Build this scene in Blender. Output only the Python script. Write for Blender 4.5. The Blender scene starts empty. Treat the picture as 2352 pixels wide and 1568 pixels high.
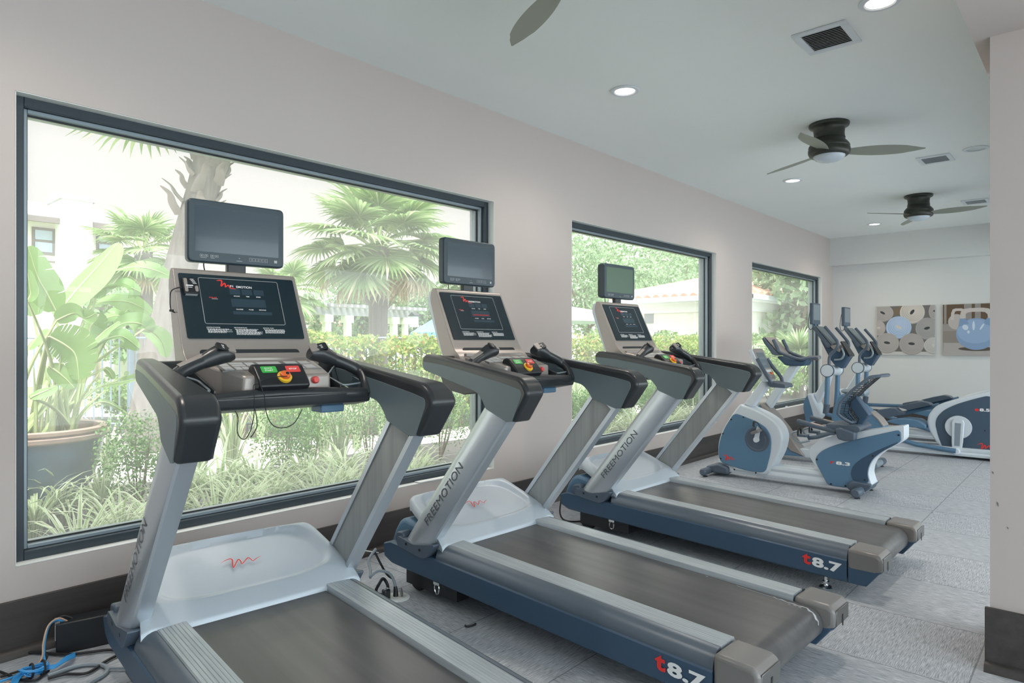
import bpy, bmesh, math, random
from mathutils import Vector, Matrix
random.seed(11)
rnd = random.uniform
SC = bpy.context.scene
COL = SC.collection
# ------------------------------------------------------------------ camera geometry (used to measure the room)
F, VX, HY, CX = 1530., 2535., 787., 1176.
PH = math.atan((VX - CX) / F)
FW = (math.cos(PH), math.sin(PH)); RT = (math.sin(PH), -math.cos(PH))
CAM = (0., -3.44, 1.318)
def ray(px, py):
    x = (px - CX) / F
    return (FW[0] + x * RT[0], FW[1] + x * RT[1], -(py - HY) / F)
def onX(px, py, X):
    d = ray(px, py); t = (X - CAM[0]) / d[0]
    return (CAM[1] + t * d[1], CAM[2] + t * d[2])            # (y, z) measured on the plane x = X
def onY(px, py, Y):
    d = ray(px, py); t = (Y - CAM[1]) / d[1]
    return (CAM[0] + t * d[0], CAM[2] + t * d[2])            # (x, z) measured on the plane y = Y
def onZ(px, py, Z):
    d = ray(px, py); t = (Z - CAM[2]) / d[2]
    return (CAM[0] + t * d[0], CAM[1] + t * d[1])
def crop(x0, y0, x1, w):
    s = (x1 - x0) / w
    return lambda pts: [(x0 + x * s, y0 + y * s) for x, y in pts]
# ------------------------------------------------------------------ materials
def mat(name, col, rough=.5, metal=0., spec=.5, noise=0., nscale=8., bump=0., bscale=200., coat=0., trans=0.):
    m = bpy.data.materials.new(name); m.use_nodes = True
    nt = m.node_tree; b = nt.nodes['Principled BSDF']
    b.inputs['Base Color'].default_value = (*col, 1); b.inputs['Roughness'].default_value = rough
    b.inputs['Metallic'].default_value = metal; b.inputs['Specular IOR Level'].default_value = spec
    b.inputs['Coat Weight'].default_value = coat
    if noise:
        tc = nt.nodes.new('ShaderNodeTexCoord'); n = nt.nodes.new('ShaderNodeTexNoise')
        n.inputs['Scale'].default_value = nscale; n.inputs['Detail'].default_value = 6
        nt.links.new(tc.outputs['Object'], n.inputs['Vector'])
        mx = nt.nodes.new('ShaderNodeMix'); mx.data_type = 'RGBA'
        mx.inputs[6].default_value = (*[c * (1 - noise) for c in col], 1)
        mx.inputs[7].default_value = (*[min(1, c * (1 + noise)) for c in col], 1)
        nt.links.new(n.outputs['Fac'], mx.inputs[0]); nt.links.new(mx.outputs[2], b.inputs['Base Color'])
    if bump:
        tc = nt.nodes.new('ShaderNodeTexCoord'); n = nt.nodes.new('ShaderNodeTexNoise')
        n.inputs['Scale'].default_value = bscale
        nt.links.new(tc.outputs['Object'], n.inputs['Vector'])
        bp = nt.nodes.new('ShaderNodeBump'); bp.inputs['Strength'].default_value = bump; bp.inputs['Distance'].default_value = .002
        nt.links.new(n.outputs['Fac'], bp.inputs['Height']); nt.links.new(bp.outputs['Normal'], b.inputs['Normal'])
    return m
def leafmat(name, c0, c1, c2=None, tr=.35, rough=.5):
    m = bpy.data.materials.new(name); m.use_nodes = True
    nt = m.node_tree; nt.nodes.clear()
    out = nt.nodes.new('ShaderNodeOutputMaterial'); g = nt.nodes.new('ShaderNodeNewGeometry')
    r = nt.nodes.new('ShaderNodeValToRGB')
    r.color_ramp.elements[0].color = (*c0, 1); r.color_ramp.elements[1].color = (*c1, 1)
    if c2:
        e = r.color_ramp.elements.new(.86); e.color = (*c1, 1)
        r.color_ramp.elements[2].color = (*c2, 1)
    nt.links.new(g.outputs['Random Per Island'], r.inputs['Fac'])
    d = nt.nodes.new('ShaderNodeBsdfPrincipled'); d.inputs['Roughness'].default_value = rough
    t = nt.nodes.new('ShaderNodeBsdfTranslucent'); mx = nt.nodes.new('ShaderNodeMixShader'); mx.inputs[0].default_value = tr
    nt.links.new(r.outputs['Color'], d.inputs['Base Color']); nt.links.new(r.outputs['Color'], t.inputs['Color'])
    nt.links.new(d.outputs[0], mx.inputs[1]); nt.links.new(t.outputs[0], mx.inputs[2]); nt.links.new(mx.outputs[0], out.inputs[0])
    return m
def emat(name, col, s):
    m = bpy.data.materials.new(name); m.use_nodes = True
    b = m.node_tree.nodes['Principled BSDF']; b.inputs['Base Color'].default_value = (.8, .8, .8, 1)
    b.inputs['Emission Color'].default_value = (*col, 1); b.inputs['Emission Strength'].default_value = s
    return m
def stripemat(name, col, col2, axis, scale, rough=.4, metal=0., noise=.35, bump=.15):
    """fine lengthwise streaks, e.g. brushed metal or worn rubber"""
    m = bpy.data.materials.new(name); m.use_nodes = True
    nt = m.node_tree; b = nt.nodes['Principled BSDF']
    tc = nt.nodes.new('ShaderNodeTexCoord'); mp = nt.nodes.new('ShaderNodeMapping')
    s = [scale] * 3; s[axis] = scale * .02; mp.inputs['Scale'].default_value = s
    n = nt.nodes.new('ShaderNodeTexNoise'); n.inputs['Scale'].default_value = 1; n.inputs['Detail'].default_value = 4
    nt.links.new(tc.outputs['Object'], mp.inputs['Vector']); nt.links.new(mp.outputs[0], n.inputs['Vector'])
    r = nt.nodes.new('ShaderNodeValToRGB'); r.color_ramp.elements[0].position = .5 - noise; r.color_ramp.elements[1].position = .5 + noise
    r.color_ramp.elements[0].color = (*col, 1); r.color_ramp.elements[1].color = (*col2, 1)
    nt.links.new(n.outputs['Fac'], r.inputs['Fac']); nt.links.new(r.outputs['Color'], b.inputs['Base Color'])
    b.inputs['Roughness'].default_value = rough; b.inputs['Metallic'].default_value = metal
    if bump:
        bp = nt.nodes.new('ShaderNodeBump'); bp.inputs['Strength'].default_value = bump; bp.inputs['Distance'].default_value = .001
        nt.links.new(n.outputs['Fac'], bp.inputs['Height']); nt.links.new(bp.outputs['Normal'], b.inputs['Normal'])
    return m
M = {}
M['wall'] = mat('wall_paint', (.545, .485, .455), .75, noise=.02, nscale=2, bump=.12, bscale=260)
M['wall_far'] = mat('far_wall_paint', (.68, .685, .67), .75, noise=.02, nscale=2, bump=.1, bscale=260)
M['ceil'] = mat('ceiling_paint', (.87, .90, .88), .85, noise=.015, nscale=2, bump=.1, bscale=200)
M['reveal'] = mat('window_reveal_paint', (.80, .82, .80), .6)
M['base'] = stripemat('dark_stained_wood', (.034, .030, .029), (.075, .066, .062), 0, 26, .45, 0, .3, .1)
M['frame'] = mat('dark_window_metal', (.035, .05, .062), .38, .2, .6)
M['frame_lt'] = mat('grey_window_metal', (.30, .36, .40), .35, .4)
M['silver'] = mat('silver_plastic', (.56, .61, .66), .30, .6, .5, noise=.02, nscale=4)
M['silver_lt'] = mat('pale_silver_plastic', (.66, .72, .77), .42, .15)
M['hood'] = mat('hood_silver_plastic', (.50, .56, .62), .42, .25, bump=.1, bscale=600)
M['warm'] = mat('warm_silver_plastic', (.37, .335, .31), .36, .4)
M['navy'] = mat('navy_plastic', (.042, .085, .145), .42, 0, .5, noise=.05, nscale=5)
M['blue'] = mat('steel_blue_plastic', (.10, .20, .31), .45, 0, .5, noise=.04, nscale=5)
M['housing'] = mat('slate_blue_plastic', (.055, .09, .13), .42)
M['boot'] = mat('blue_grey_plastic', (.085, .115, .155), .4)
M['dark'] = mat('charcoal_plastic', (.026, .030, .034), .30, 0, .55, bump=.06, bscale=500)
M['black'] = mat('black_plastic', (.012, .014, .017), .35)
M['teal'] = mat('grey_green_plastic', (.13, .17, .19), .42, .1, noise=.05, nscale=6)
M['inner'] = stripemat('worn_grey_panel', (.24, .255, .255), (.37, .385, .38), 2, 40, .42, .2, .35, .05)
M['rail'] = stripemat('brushed_rail', (.34, .385, .42), (.54, .59, .63), 1, 120, .40, .35, .3, .2)
M['cap'] = mat('grey_brown_end_cap', (.21, .20, .195), .33, .1)
M['belt'] = stripemat('worn_running_belt', (.055, .055, .058), (.12, .118, .12), 1, 16, .29, 0, .3, .0)
M['railside'] = mat('grey_blue_rail_cover', (.12, .15, .185), .33, .2)
M['capmetal'] = mat('bronze_grey_plate', (.20, .20, .195), .3, .7)
M['chrome'] = mat('chrome', (.75, .78, .8), .12, 1.)
M['screen'] = mat('dark_glossy_screen', (.028, .052, .072), .16, 0, .6, coat=.2)
M['screen2'] = mat('green_reflection_screen', (.07, .13, .085), .2, 0, .6)  # green reflection put into the screen's base colour
M['panel'] = mat('dark_display_panel', (.011, .024, .032), .22, 0, .5)
M['tvbody'] = mat('dark_grey_monitor_plastic', (.03, .052, .066), .38)
M['white'] = mat('white_print', (.85, .86, .86), .5)
M['dimwhite'] = mat('grey_print', (.42, .44, .45), .5)
M['red'] = mat('red_print', (.75, .04, .035), .45)
M['green'] = mat('green_button', (.05, .42, .07), .4)
M['redbtn'] = mat('red_button', (.70, .07, .06), .4)
M['yellow'] = mat('yellow_ring', (.8, .48, .03), .35)
M['orange'] = mat('orange_red_knob', (.75, .14, .03), .35)
M['letter'] = mat('dark_grey_lettering', (.10, .115, .13), .45)
M['key'] = mat('pale_key', (.55, .57, .57), .45)
M['rubber'] = mat('black_rubber', (.014, .014, .016), .55)
M['bluewire'] = mat('blue_wire', (.04, .33, .72), .4)
M['greywire'] = mat('grey_wire', (.28, .33, .37), .45)
M['whitewire'] = mat('white_wire', (.7, .72, .73), .4)
M['tan'] = mat('tan_wire', (.55, .38, .27), .45)
M['bronze'] = mat('bronze_metal', (.042, .046, .038), .38, .35)
M['blade'] = mat('taupe_fan_blade', (.27, .28, .235), .45)
M['blade2'] = mat('dark_fan_blade', (.12, .14, .125), .5)
M['glassbowl'] = mat('frosted_light_glass', (.55, .62, .68), .25)
M['whitemetal'] = mat('white_metal', (.72, .76, .80), .4)
M['duct'] = mat('dark_duct', (.02, .017, .013), .8)
M['lamp'] = emat('lit_lamp', (1., .90, .80), 5.)
M['lampoff'] = mat('unlit_lamp', (.62, .70, .70), .4)
M['canvas'] = mat('canvas_white', (.62, .61, .58), .8)
M['bed'] = mat('mulch', (.09, .08, .078), .95, noise=.6, nscale=60, bump=1., bscale=60)
M['gravel'] = mat('pale_paving', (.62, .59, .55), .9, noise=.12, nscale=6, bump=.4, bscale=30)
M['lawn'] = mat('lawn_green', (.28, .38, .14), .95, noise=.3, nscale=30)
M['stone'] = mat('cream_stone', (.80, .75, .68), .9, noise=.12, nscale=7, bump=.4, bscale=25)
M['stucco'] = mat('cream_stucco', (.82, .78, .69), .9, noise=.03, nscale=3, bump=.15, bscale=120)
M['stuccow'] = mat('white_stucco', (.86, .85, .81), .9, bump=.1, bscale=120)
M['brown'] = mat('brown_trim', (.16, .13, .12), .7)
M['roofgrey'] = mat('grey_roof', (.42, .42, .41), .8, noise=.2, nscale=30)
M['tile'] = mat('terracotta_tile', (.60, .33, .24), .8, noise=.25, nscale=5)
M['winglass'] = mat('house_window_glass', (.30, .36, .42), .15)
M['timber'] = mat('grey_timber', (.30, .30, .32), .8, noise=.2, nscale=10)
M['fence'] = mat('grey_blue_fence_metal', (.25, .31, .36), .5)
M['glaze'] = mat('blue_glazed_clay', (.05, .10, .16), .3, 0, .5, noise=.45, nscale=9)
M['clay'] = mat('clay_rim', (.36, .26, .21), .55, noise=.2, nscale=20)
M['umbb'] = mat('blue_umbrella_cloth', (.16, .33, .52), .8)
M['umbw'] = mat('pale_umbrella_cloth', (.70, .78, .80), .8)
M['bark'] = stripemat('palm_bark', (.11, .09, .08), (.24, .21, .19), 2, 22, .9, 0, .3, .6)
M['boots'] = mat('dry_palm_boot', (.24, .21, .185), .9, noise=.25, nscale=12)
M['branch'] = mat('brown_branch', (.22, .16, .12), .9)
M['aztec'] = leafmat('striped_blade', (.24, .40, .13), (.42, .52, .26), (.78, .80, .62), .3)
M['green1'] = leafmat('boxwood_leaf', (.055, .17, .035), (.20, .38, .09), None, .3)
M['hedge'] = leafmat('red_tipped_hedge_leaf', (.13, .25, .05), (.42, .50, .13), (.62, .30, .18), .35)
M['hedge2'] = leafmat('hedge_leaf', (.10, .22, .05), (.32, .44, .15), None, .35)
M['tree'] = leafmat('tree_leaf', (.15, .26, .12), (.42, .54, .32), None, .35)
M['tree2'] = leafmat('broad_tree_leaf', (.16, .28, .13), (.46, .58, .36), None, .35)
M['palm'] = leafmat('palm_leaflet', (.16, .28, .08), (.46, .56, .30), (.66, .62, .46), .35)
M['drypalm'] = leafmat('dry_palm_leaflet', (.46, .35, .22), (.68, .58, .42), None, .35)
M['banana'] = leafmat('paddle_leaf', (.17, .34, .08), (.34, .50, .20), None, .4, .35)
M['stalk'] = mat('leaf_stalk', (.40, .48, .22), .5, noise=.3, nscale=10)
def carpet():
    m = bpy.data.materials.new('carpet_tile'); m.use_nodes = True
    nt = m.node_tree; N = nt.nodes.new; L = nt.links.new; b = nt.nodes['Principled BSDF']
    tc = N('ShaderNodeTexCoord'); sp = N('ShaderNodeSeparateXYZ'); L(tc.outputs['Object'], sp.inputs[0])
    def math_(op, a, bb=None):
        n = N('ShaderNodeMath'); n.operation = op
        for i, v in enumerate((a, bb)):
            if v is None: continue
            if isinstance(v, (int, float)): n.inputs[i].default_value = v
            else: L(v, n.inputs[i])
        return n.outputs[0]
    T = .61
    xs, ys = math_('DIVIDE', sp.outputs[0], T), math_('DIVIDE', sp.outputs[1], T)
    par = math_('MODULO', math_('ABSOLUTE', math_('ADD', math_('FLOOR', xs), math_('FLOOR', ys))), 2.)
    def streak(sx, sy):
        mp = N('ShaderNodeMapping'); mp.inputs['Scale'].default_value = (sx, sy, 1); L(tc.outputs['Object'], mp.inputs[0])
        n = N('ShaderNodeTexNoise'); n.inputs['Scale'].default_value = 1; n.inputs['Detail'].default_value = 3; n.inputs['Roughness'].default_value = .7
        L(mp.outputs[0], n.inputs['Vector']); return n.outputs['Fac']
    mx = N('ShaderNodeMix'); L(par, mx.inputs[0]); L(streak(16, 420), mx.inputs[2]); L(streak(420, 16), mx.inputs[3])
    # tile to tile tone and seams
    fx, fy = math_('FRACT', xs), math_('FRACT', ys)
    seam = math_('MINIMUM', math_('MINIMUM', fx, math_('SUBTRACT', 1., fx)), math_('MINIMUM', fy, math_('SUBTRACT', 1., fy)))
    sm = math_('LESS_THAN', seam, .005)
    r = N('ShaderNodeValToRGB'); r.color_ramp.elements[0].position = .36; r.color_ramp.elements[1].position = .62
    r.color_ramp.elements[0].color = (.22, .235, .26, 1); r.color_ramp.elements[1].color = (.60, .63, .67, 1)
    L(mx.outputs[0], r.inputs['Fac'])
    dk = N('ShaderNodeMix'); dk.data_type = 'RGBA'; L(math_('MULTIPLY', sm, .5), dk.inputs[0]); L(r.outputs['Color'], dk.inputs[6]); dk.inputs[7].default_value = (.07, .07, .075, 1)
    L(dk.outputs[2], b.inputs['Base Color']); b.inputs['Roughness'].default_value = .9; b.inputs['Specular IOR Level'].default_value = .2
    bp = N('ShaderNodeBump'); bp.inputs['Strength'].default_value = .5; bp.inputs['Distance'].default_value = .003
    L(mx.outputs[0], bp.inputs['Height']); L(bp.outputs['Normal'], b.inputs['Normal'])
    return m
M['carpet'] = carpet()
def hazed_glass():
    m = bpy.data.materials.new('hazed_window_glass'); m.use_nodes = True
    nt = m.node_tree; nt.nodes.clear(); N = nt.nodes.new; L = nt.links.new
    out = N('ShaderNodeOutputMaterial'); t = N('ShaderNodeBsdfTransparent'); t.inputs[0].default_value = (.88, .88, .87, 1)
    d = N('ShaderNodeBsdfTranslucent'); d.inputs[0].default_value = (.93, .95, .95, 1)  # white translucent layer puts the bright outdoor haze into the pane
    gl = N('ShaderNodeBsdfGlossy'); gl.inputs['Roughness'].default_value = .02; gl.inputs[0].default_value = (.9, .9, .9, 1)
    fr = N('ShaderNodeFresnel'); fr.inputs[0].default_value = 1.4
    tc = N('ShaderNodeTexCoord'); n = N('ShaderNodeTexNoise'); n.inputs['Scale'].default_value = 1.3; n.inputs['Detail'].default_value = 5
    L(tc.outputs['Object'], n.inputs['Vector'])
    mr = N('ShaderNodeMapRange'); mr.inputs[1].default_value = .3; mr.inputs[2].default_value = .7; mr.inputs[3].default_value = HAZE[0]; mr.inputs[4].default_value = HAZE[1]
    L(n.outputs['Fac'], mr.inputs[0])
    m1 = N('ShaderNodeMixShader'); L(mr.outputs[0], m1.inputs[0]); L(t.outputs[0], m1.inputs[1]); L(d.outputs[0], m1.inputs[2])
    ge = N('ShaderNodeNewGeometry'); iv = N('ShaderNodeMath'); iv.operation = 'SUBTRACT'; iv.inputs[0].default_value = 1.; L(ge.outputs['Backfacing'], iv.inputs[1])
    mu = N('ShaderNodeMath'); mu.operation = 'MULTIPLY'; L(fr.outputs[0], mu.inputs[0]); L(iv.outputs[0], mu.inputs[1])
    m2 = N('ShaderNodeMixShader'); L(mu.outputs[0], m2.inputs[0]); L(m1.outputs[0], m2.inputs[1]); L(gl.outputs[0], m2.inputs[2])
    L(m2.outputs[0], out.inputs[0])
    return m
HAZE = (.08, .14)
M['glass'] = hazed_glass()
# ------------------------------------------------------------------ mesh helpers
def box(bm, x0, x1, y0, y1, z0, z1):
    v = [bm.verts.new(p) for p in ((x0,y0,z0),(x1,y0,z0),(x1,y1,z0),(x0,y1,z0),(x0,y0,z1),(x1,y0,z1),(x1,y1,z1),(x0,y1,z1))]
    for f in ((3,2,1,0),(4,5,6,7),(0,1,5,4),(1,2,6,5),(2,3,7,6),(3,0,4,7)): bm.faces.new([v[i] for i in f])
def place(ax, p, a):
    return {'x': (a, p[0], p[1]), 'y': (p[0], a, p[1]), 'z': (p[0], p[1], a)}[ax]
def prism(bm, pts, ax, a, b):
    """pts drawn in the plane across axis ax, pushed from a to b; a and b may be functions of the point"""
    fa = a if callable(a) else (lambda p: a); fb = b if callable(b) else (lambda p: b)
    A = [bm.verts.new(place(ax, p, fa(p))) for p in pts]; B = [bm.verts.new(place(ax, p, fb(p))) for p in pts]
    bm.faces.new(A); bm.faces.new(B[::-1])
    n = len(pts)
    for i in range(n): bm.faces.new((A[i], B[i], B[(i+1) % n], A[(i+1) % n]))
def loft(bm, rings, caps=True, closed=True):
    R = [[bm.verts.new(p) for p in r] for r in rings]
    n = len(R[0])
    for a, b in zip(R, R[1:]):
        for i in range(n if closed else n - 1): bm.faces.new((a[i], a[(i+1) % n], b[(i+1) % n], b[i]))
    if caps and closed: bm.faces.new(R[0][::-1]); bm.faces.new(R[-1])
def tube(bm, path, r, seg=10, caps=True, closed=False, flat=1.):
    P = [Vector(p) for p in path]; n = len(P)
    rr = r if isinstance(r, (list, tuple)) else [r] * n
    up = None; rings = []
    for i in range(n):
        t = ((P[(i+1) % n] - P[i-1]) if closed else (P[min(i+1, n-1)] - P[max(i-1, 0)]))
        t = t.normalized() if t.length > 1e-9 else Vector((0, 0, 1))
        if up is None:
            up = Vector((0, 0, 1)) if abs(t.z) < .9 else Vector((1, 0, 0))
        s = t.cross(up)
        s = s.normalized() if s.length > 1e-6 else t.orthogonal().normalized()
        up = s.cross(t).normalized()
        rings.append([tuple(P[i] + (s * math.cos(k * 2 * math.pi / seg) + up * flat * math.sin(k * 2 * math.pi / seg)) * rr[i]) for k in range(seg)])
    if closed: rings.append(rings[0]); loft(bm, rings, caps=False)
    else: loft(bm, rings, caps)
def lathe(bm, prof, c, seg=32, ax='z', caps=True):
    rings = []
    for r, h in prof:
        rg = []
        for k in range(seg):
            a = k * 2 * math.pi / seg; u, v = r * math.cos(a), r * math.sin(a)
            rg.append({'z': (c[0]+u, c[1]+v, c[2]+h), 'x': (c[0]+h, c[1]+u, c[2]+v), 'y': (c[0]+u, c[1]+h, c[2]+v)}[ax])
        rings.append(rg)
    loft(bm, rings, caps)
def cyl(bm, a, b, r, seg=16): tube(bm, [a, b], r, seg)
def catmull(pts, n=6, closed=False):
    P = [Vector(p) for p in pts]; out = []; m = len(P)
    for i in range(m if closed else m - 1):
        p0 = P[(i-1) % m] if closed or i else P[0]; p1 = P[i]; p2 = P[(i+1) % m]; p3 = P[(i+2) % m] if closed or i + 2 < m else P[-1]
        for k in range(n):
            t = k / n
            out.append(tuple(.5 * ((2*p1) + (p2-p0)*t + (2*p0-5*p1+4*p2-p3)*t*t + (3*p1-p0-3*p2+p3)*t**3)))
    if not closed: out.append(tuple(P[-1]))
    return out
def rpoly(pts, r, n=4):
    """polygon with rounded corners; r one radius or a list"""
    out = []; m = len(pts)
    for i in range(m):
        p, a, b = Vector(pts[i]), Vector(pts[i-1]), Vector(pts[(i+1) % m])
        rr = r[i] if isinstance(r, (list, tuple)) else r
        la, lb = (a-p).length, (b-p).length
        d = min(rr, la*.45, lb*.45)
        if d < 1e-5: out.append(tuple(p)); continue
        s, e = p + (a-p).normalized()*d, p + (b-p).normalized()*d
        for k in range(n + 1):
            t = k / n; out.append(tuple(s*(1-t)**2 + p*2*t*(1-t) + e*t*t))
    return out
def mk(name, bm, m, parent=None, bevel=0., seg=2, ang=35, smooth=True, loc=None, subsurf=0):
    me = bpy.data.meshes.new(name)
    if isinstance(bm, tuple): me.from_pydata(bm[0], [], bm[1])
    else:
        bmesh.ops.recalc_face_normals(bm, faces=bm.faces[:]); bm.to_mesh(me); bm.free()
    for x in (m if isinstance(m, (list, tuple)) else [m]): me.materials.append(x)
    o = bpy.data.objects.new(name, me); COL.objects.link(o)
    if smooth:
        me.polygons.foreach_set('use_smooth', [True] * len(me.polygons)); me.set_sharp_from_angle(angle=math.radians(ang))
    if bevel:
        b = o.modifiers.new('bevel', 'BEVEL'); b.width = bevel; b.segments = seg; b.limit_method = 'ANGLE'; b.angle_limit = math.radians(30)
        b.use_clamp_overlap = True
    if subsurf:
        s = o.modifiers.new('sub', 'SUBSURF'); s.levels = s.render_levels = subsurf
    if parent: o.parent = parent
    return o
def tag(o, label=None, cat=None, group=None, kind=None):
    if label: o['label'] = label
    if cat: o['category'] = cat
    if group: o['group'] = group
    if kind: o['kind'] = kind
    return o
def empty(name, loc, rz=0, label=None, cat=None, group=None):
    o = bpy.data.objects.new(name, None); COL.objects.link(o); o.location = loc; o.rotation_euler = (0, 0, rz); o.empty_display_size = .1
    return tag(o, label, cat, group)
def copy_tree(o, parent=None):
    c = o.copy(); COL.objects.link(c)
    if parent: c.parent = parent
    for ch in list(o.children): copy_tree(ch, c)
    return c
B = bmesh.new
def struct(name, bm, m, parent=None, **k):
    o = mk(name, bm, m, parent, **k)
    if not parent: o['kind'] = 'structure'
    return o
# ------------------------------------------------------------------ lettering
_T = {}
def textverts(s, bold=0.):
    key = (s, bold)
    if key not in _T:
        cu = bpy.data.curves.new('t', 'FONT'); cu.body = s; cu.size = 1; cu.offset = bold; cu.resolution_u = 3
        o = bpy.data.objects.new('t', cu); COL.objects.link(o)
        bpy.context.view_layer.update()
        me = bpy.data.meshes.new_from_object(o.evaluated_get(bpy.context.evaluated_depsgraph_get()))
        V = [tuple(v.co) for v in me.vertices]; Fc = [tuple(p.vertices) for p in me.polygons]
        bpy.data.objects.remove(o); bpy.data.curves.remove(cu); bpy.data.meshes.remove(me)
        xs = [v[0] for v in V]; ys = [v[1] for v in V]
        x0, x1, y0, y1 = min(xs), max(xs), min(ys), max(ys)
        _T[key] = ([((v[0]-x0)/(x1-x0), (v[1]-y0)/(y1-y0)) for v in V], Fc)
    return _T[key]
for s, b in (('FREEMOTION', 0), ('FREEMOTION', .02), ('FI', .01), ('EMOTION', .01), ('t', .04), ('8.7', .04), ('8.3', .04), ('8.5', .04), ('r', .04), ('e', .04),
             ('INSTRUCTIONS:', .02), ('PROGRAM RUN:', .02), ('MANUAL RUN:', .02), ('INCLINE', .02), ('TIME', .02), ('SPEED', .02), ('CALORIES', .02), ('PULSE', .02),
             ('DISTANCE', .02), ('POLAR', .02), ('STOP', .02), ('QUICK', .02), ('START', .02)):
    textverts(s, b)
def put2d(bm, V, Fc, o, r, u, w, h, shear=0.):
    o, r, u = Vector(o), Vector(r), Vector(u)
    vs = [bm.verts.new(o + r*(x*w + shear*y*h) + u*(y*h)) for x, y in V]
    for f in Fc:
        try: bm.faces.new([vs[i] for i in f])
        except ValueError: pass
def text(bm, s, o, r, u, w, h, bold=0., shear=0.):
    V, Fc = textverts(s, bold); put2d(bm, V, Fc, o, r, u, w, h, shear)
SWOOSH = [(0, .72, .02), (.14, .90, .09), (.26, .96, .13), (.29, .80, .15), (.25, .42, .14), (.23, .05, .10), (.33, .42, .12), (.43, .74, .14), (.46, .52, .13), (.45, .24, .1),
          (.54, .42, .11), (.66, .70, .13), (.71, .50, .12), (.74, .30, .1), (.86, .48, .08), (1, .62, .02)]
THIN = [(x, y, t*.55) for x, y, t in SWOOSH]
SWOOSH2 = [(0, .93, .05), (.14, .98, .10), (.27, .97, .13), (.26, .70, .13), (.20, .30, .13), (.30, .48, .12), (.42, .66, .13), (.44, .45, .12), (.42, .22, .1), (.52, .36, .1),
           (.62, .45, .11), (.64, .28, .1), (.68, .12, .09), (.84, .08, .08), (1, .06, .04)]
def swoosh(bm, o, r, u, w, h, path=SWOOSH):
    """the flowing hand-drawn m of the machines, a ribbon of changing width"""
    o, r, u = Vector(o), Vector(r), Vector(u)
    pts = catmull([(x*w, y*h, t*h*1.1) for x, y, t in path], 4)
    prev = None
    for i, p in enumerate(pts):
        a, b = pts[max(i-1, 0)], pts[min(i+1, len(pts)-1)]
        t = Vector((b[0]-a[0], b[1]-a[1])); t = t.normalized() if t.length else Vector((1, 0)); n = Vector((-t.y, t.x)) * p[2] * .5
        q = [bm.verts.new(o + r*(p[0]+s*n.x) + u*(p[1]+s*n.y)) for s in (1, -1)]
        if prev: bm.faces.new((prev[0], prev[1], q[1], q[0]))
        prev = q
SKY_S, SUN_S, EXPO = 1.0, 3.6, 0.32
# ================================================================== THE ROOM
CZ = 3.065; XF = 12.1; XW = -4.2; YB = -7.4
WINS = [(.71, 3.67), (4.65, 7.53), (8.60, 11.50)]; WZ0, WZ1 = .37, 2.387; WT = .20
bm = B(); box(bm, XW, XF + .3, YB, WT, -.15, 0); struct('floor', bm, M['carpet'], smooth=False)
bm = B(); box(bm, XW, XF + .3, YB, WT, CZ, CZ + .2); struct('ceiling', bm, M['ceil'], smooth=False)
bm = B()
xs = [XW] + [v for w in WINS for v in w] + [XF + .3]
for i in range(0, len(xs), 2): box(bm, xs[i], xs[i+1], 0, WT, 0, CZ)
for a, b in WINS: box(bm, a, b, 0, WT, 0, WZ0); box(bm, a, b, 0, WT, WZ1, CZ)
struct('wall_left', bm, M['wall'], smooth=False)
bm = B(); box(bm, XF, XF + .3, YB, 0, 0, CZ); struct('wall_far', bm, M['wall_far'], smooth=False)
bm = B(); box(bm, XW - .3, XW, YB, WT, 0, CZ); struct('wall_near', bm, M['wall'], smooth=False)
# unseen side behind the camera, opened between piers to add skylight, no panes
bm = B()
for x in (-4.2, -.9, 2.4, 5.7, 9.0, 12.1): box(bm, x - .16, x + .16, YB - .2, YB, 0, CZ)
box(bm, XW, XF, YB - .2, YB, 2.75, CZ); box(bm, XW, XF, YB - .2, YB, 0, .12)
struct('wall_right', bm, M['wall'], smooth=False)
# pier on the edge of the view and the dropped beams
bm = B(); box(bm, 3.30, 3.78, -3.75, -3.096, 0, 2.555); struct('wall_right_pier', bm, M['wall'], smooth=False)
bm = B(); box(bm, .6, XF, -3.95, -3.04, 2.555, CZ); struct('trim_1', bm, M['wall'], smooth=False)
bm = B(); box(bm, 11.89, XF, YB, 0, 2.605, CZ); struct('trim_2', bm, M['wall_far'], smooth=False)
def baseboard(name, x0, x1, y0, y1, nx, ny, h=.232):
    bm = B()
    if ny: box(bm, x0, x1, min(y0, y0+ny*.016), max(y0, y0+ny*.016), .0, h)
    else: box(bm, min(x0, x0+nx*.016), max(x0, x0+nx*.016), y0, y1, .0, h)
    o = struct(name, bm, M['base'], bevel=.002)
    bm = B(); q = [(.016, 0), (.05, 0), (.048, .014), (.040, .026), (.030, .033), (.016, .036)]
    if ny: prism(bm, [(y0 + ny*a, b) for a, b in q], 'x', x0, x1)
    else: prism(bm, [(x0 + nx*a, b) for a, b in q], 'y', y0, y1)
    mk('shoe_moulding', bm, M['base'], o)
    return o
baseboard('baseboard_left', XW, XF, 0, 0, 0, -1)
baseboard('baseboard_far', XF, XF, YB, -.05, -1, 0)
o = baseboard('baseboard_right', 3.30, 3.30, -3.75, -3.08, -1, 0, .25)
bm = B(); prism(bm, [(-3.093, .30), (-3.085, .30), (-3.088, .255), (-3.093, .25)], 'x', 3.297, 3.302)
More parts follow.
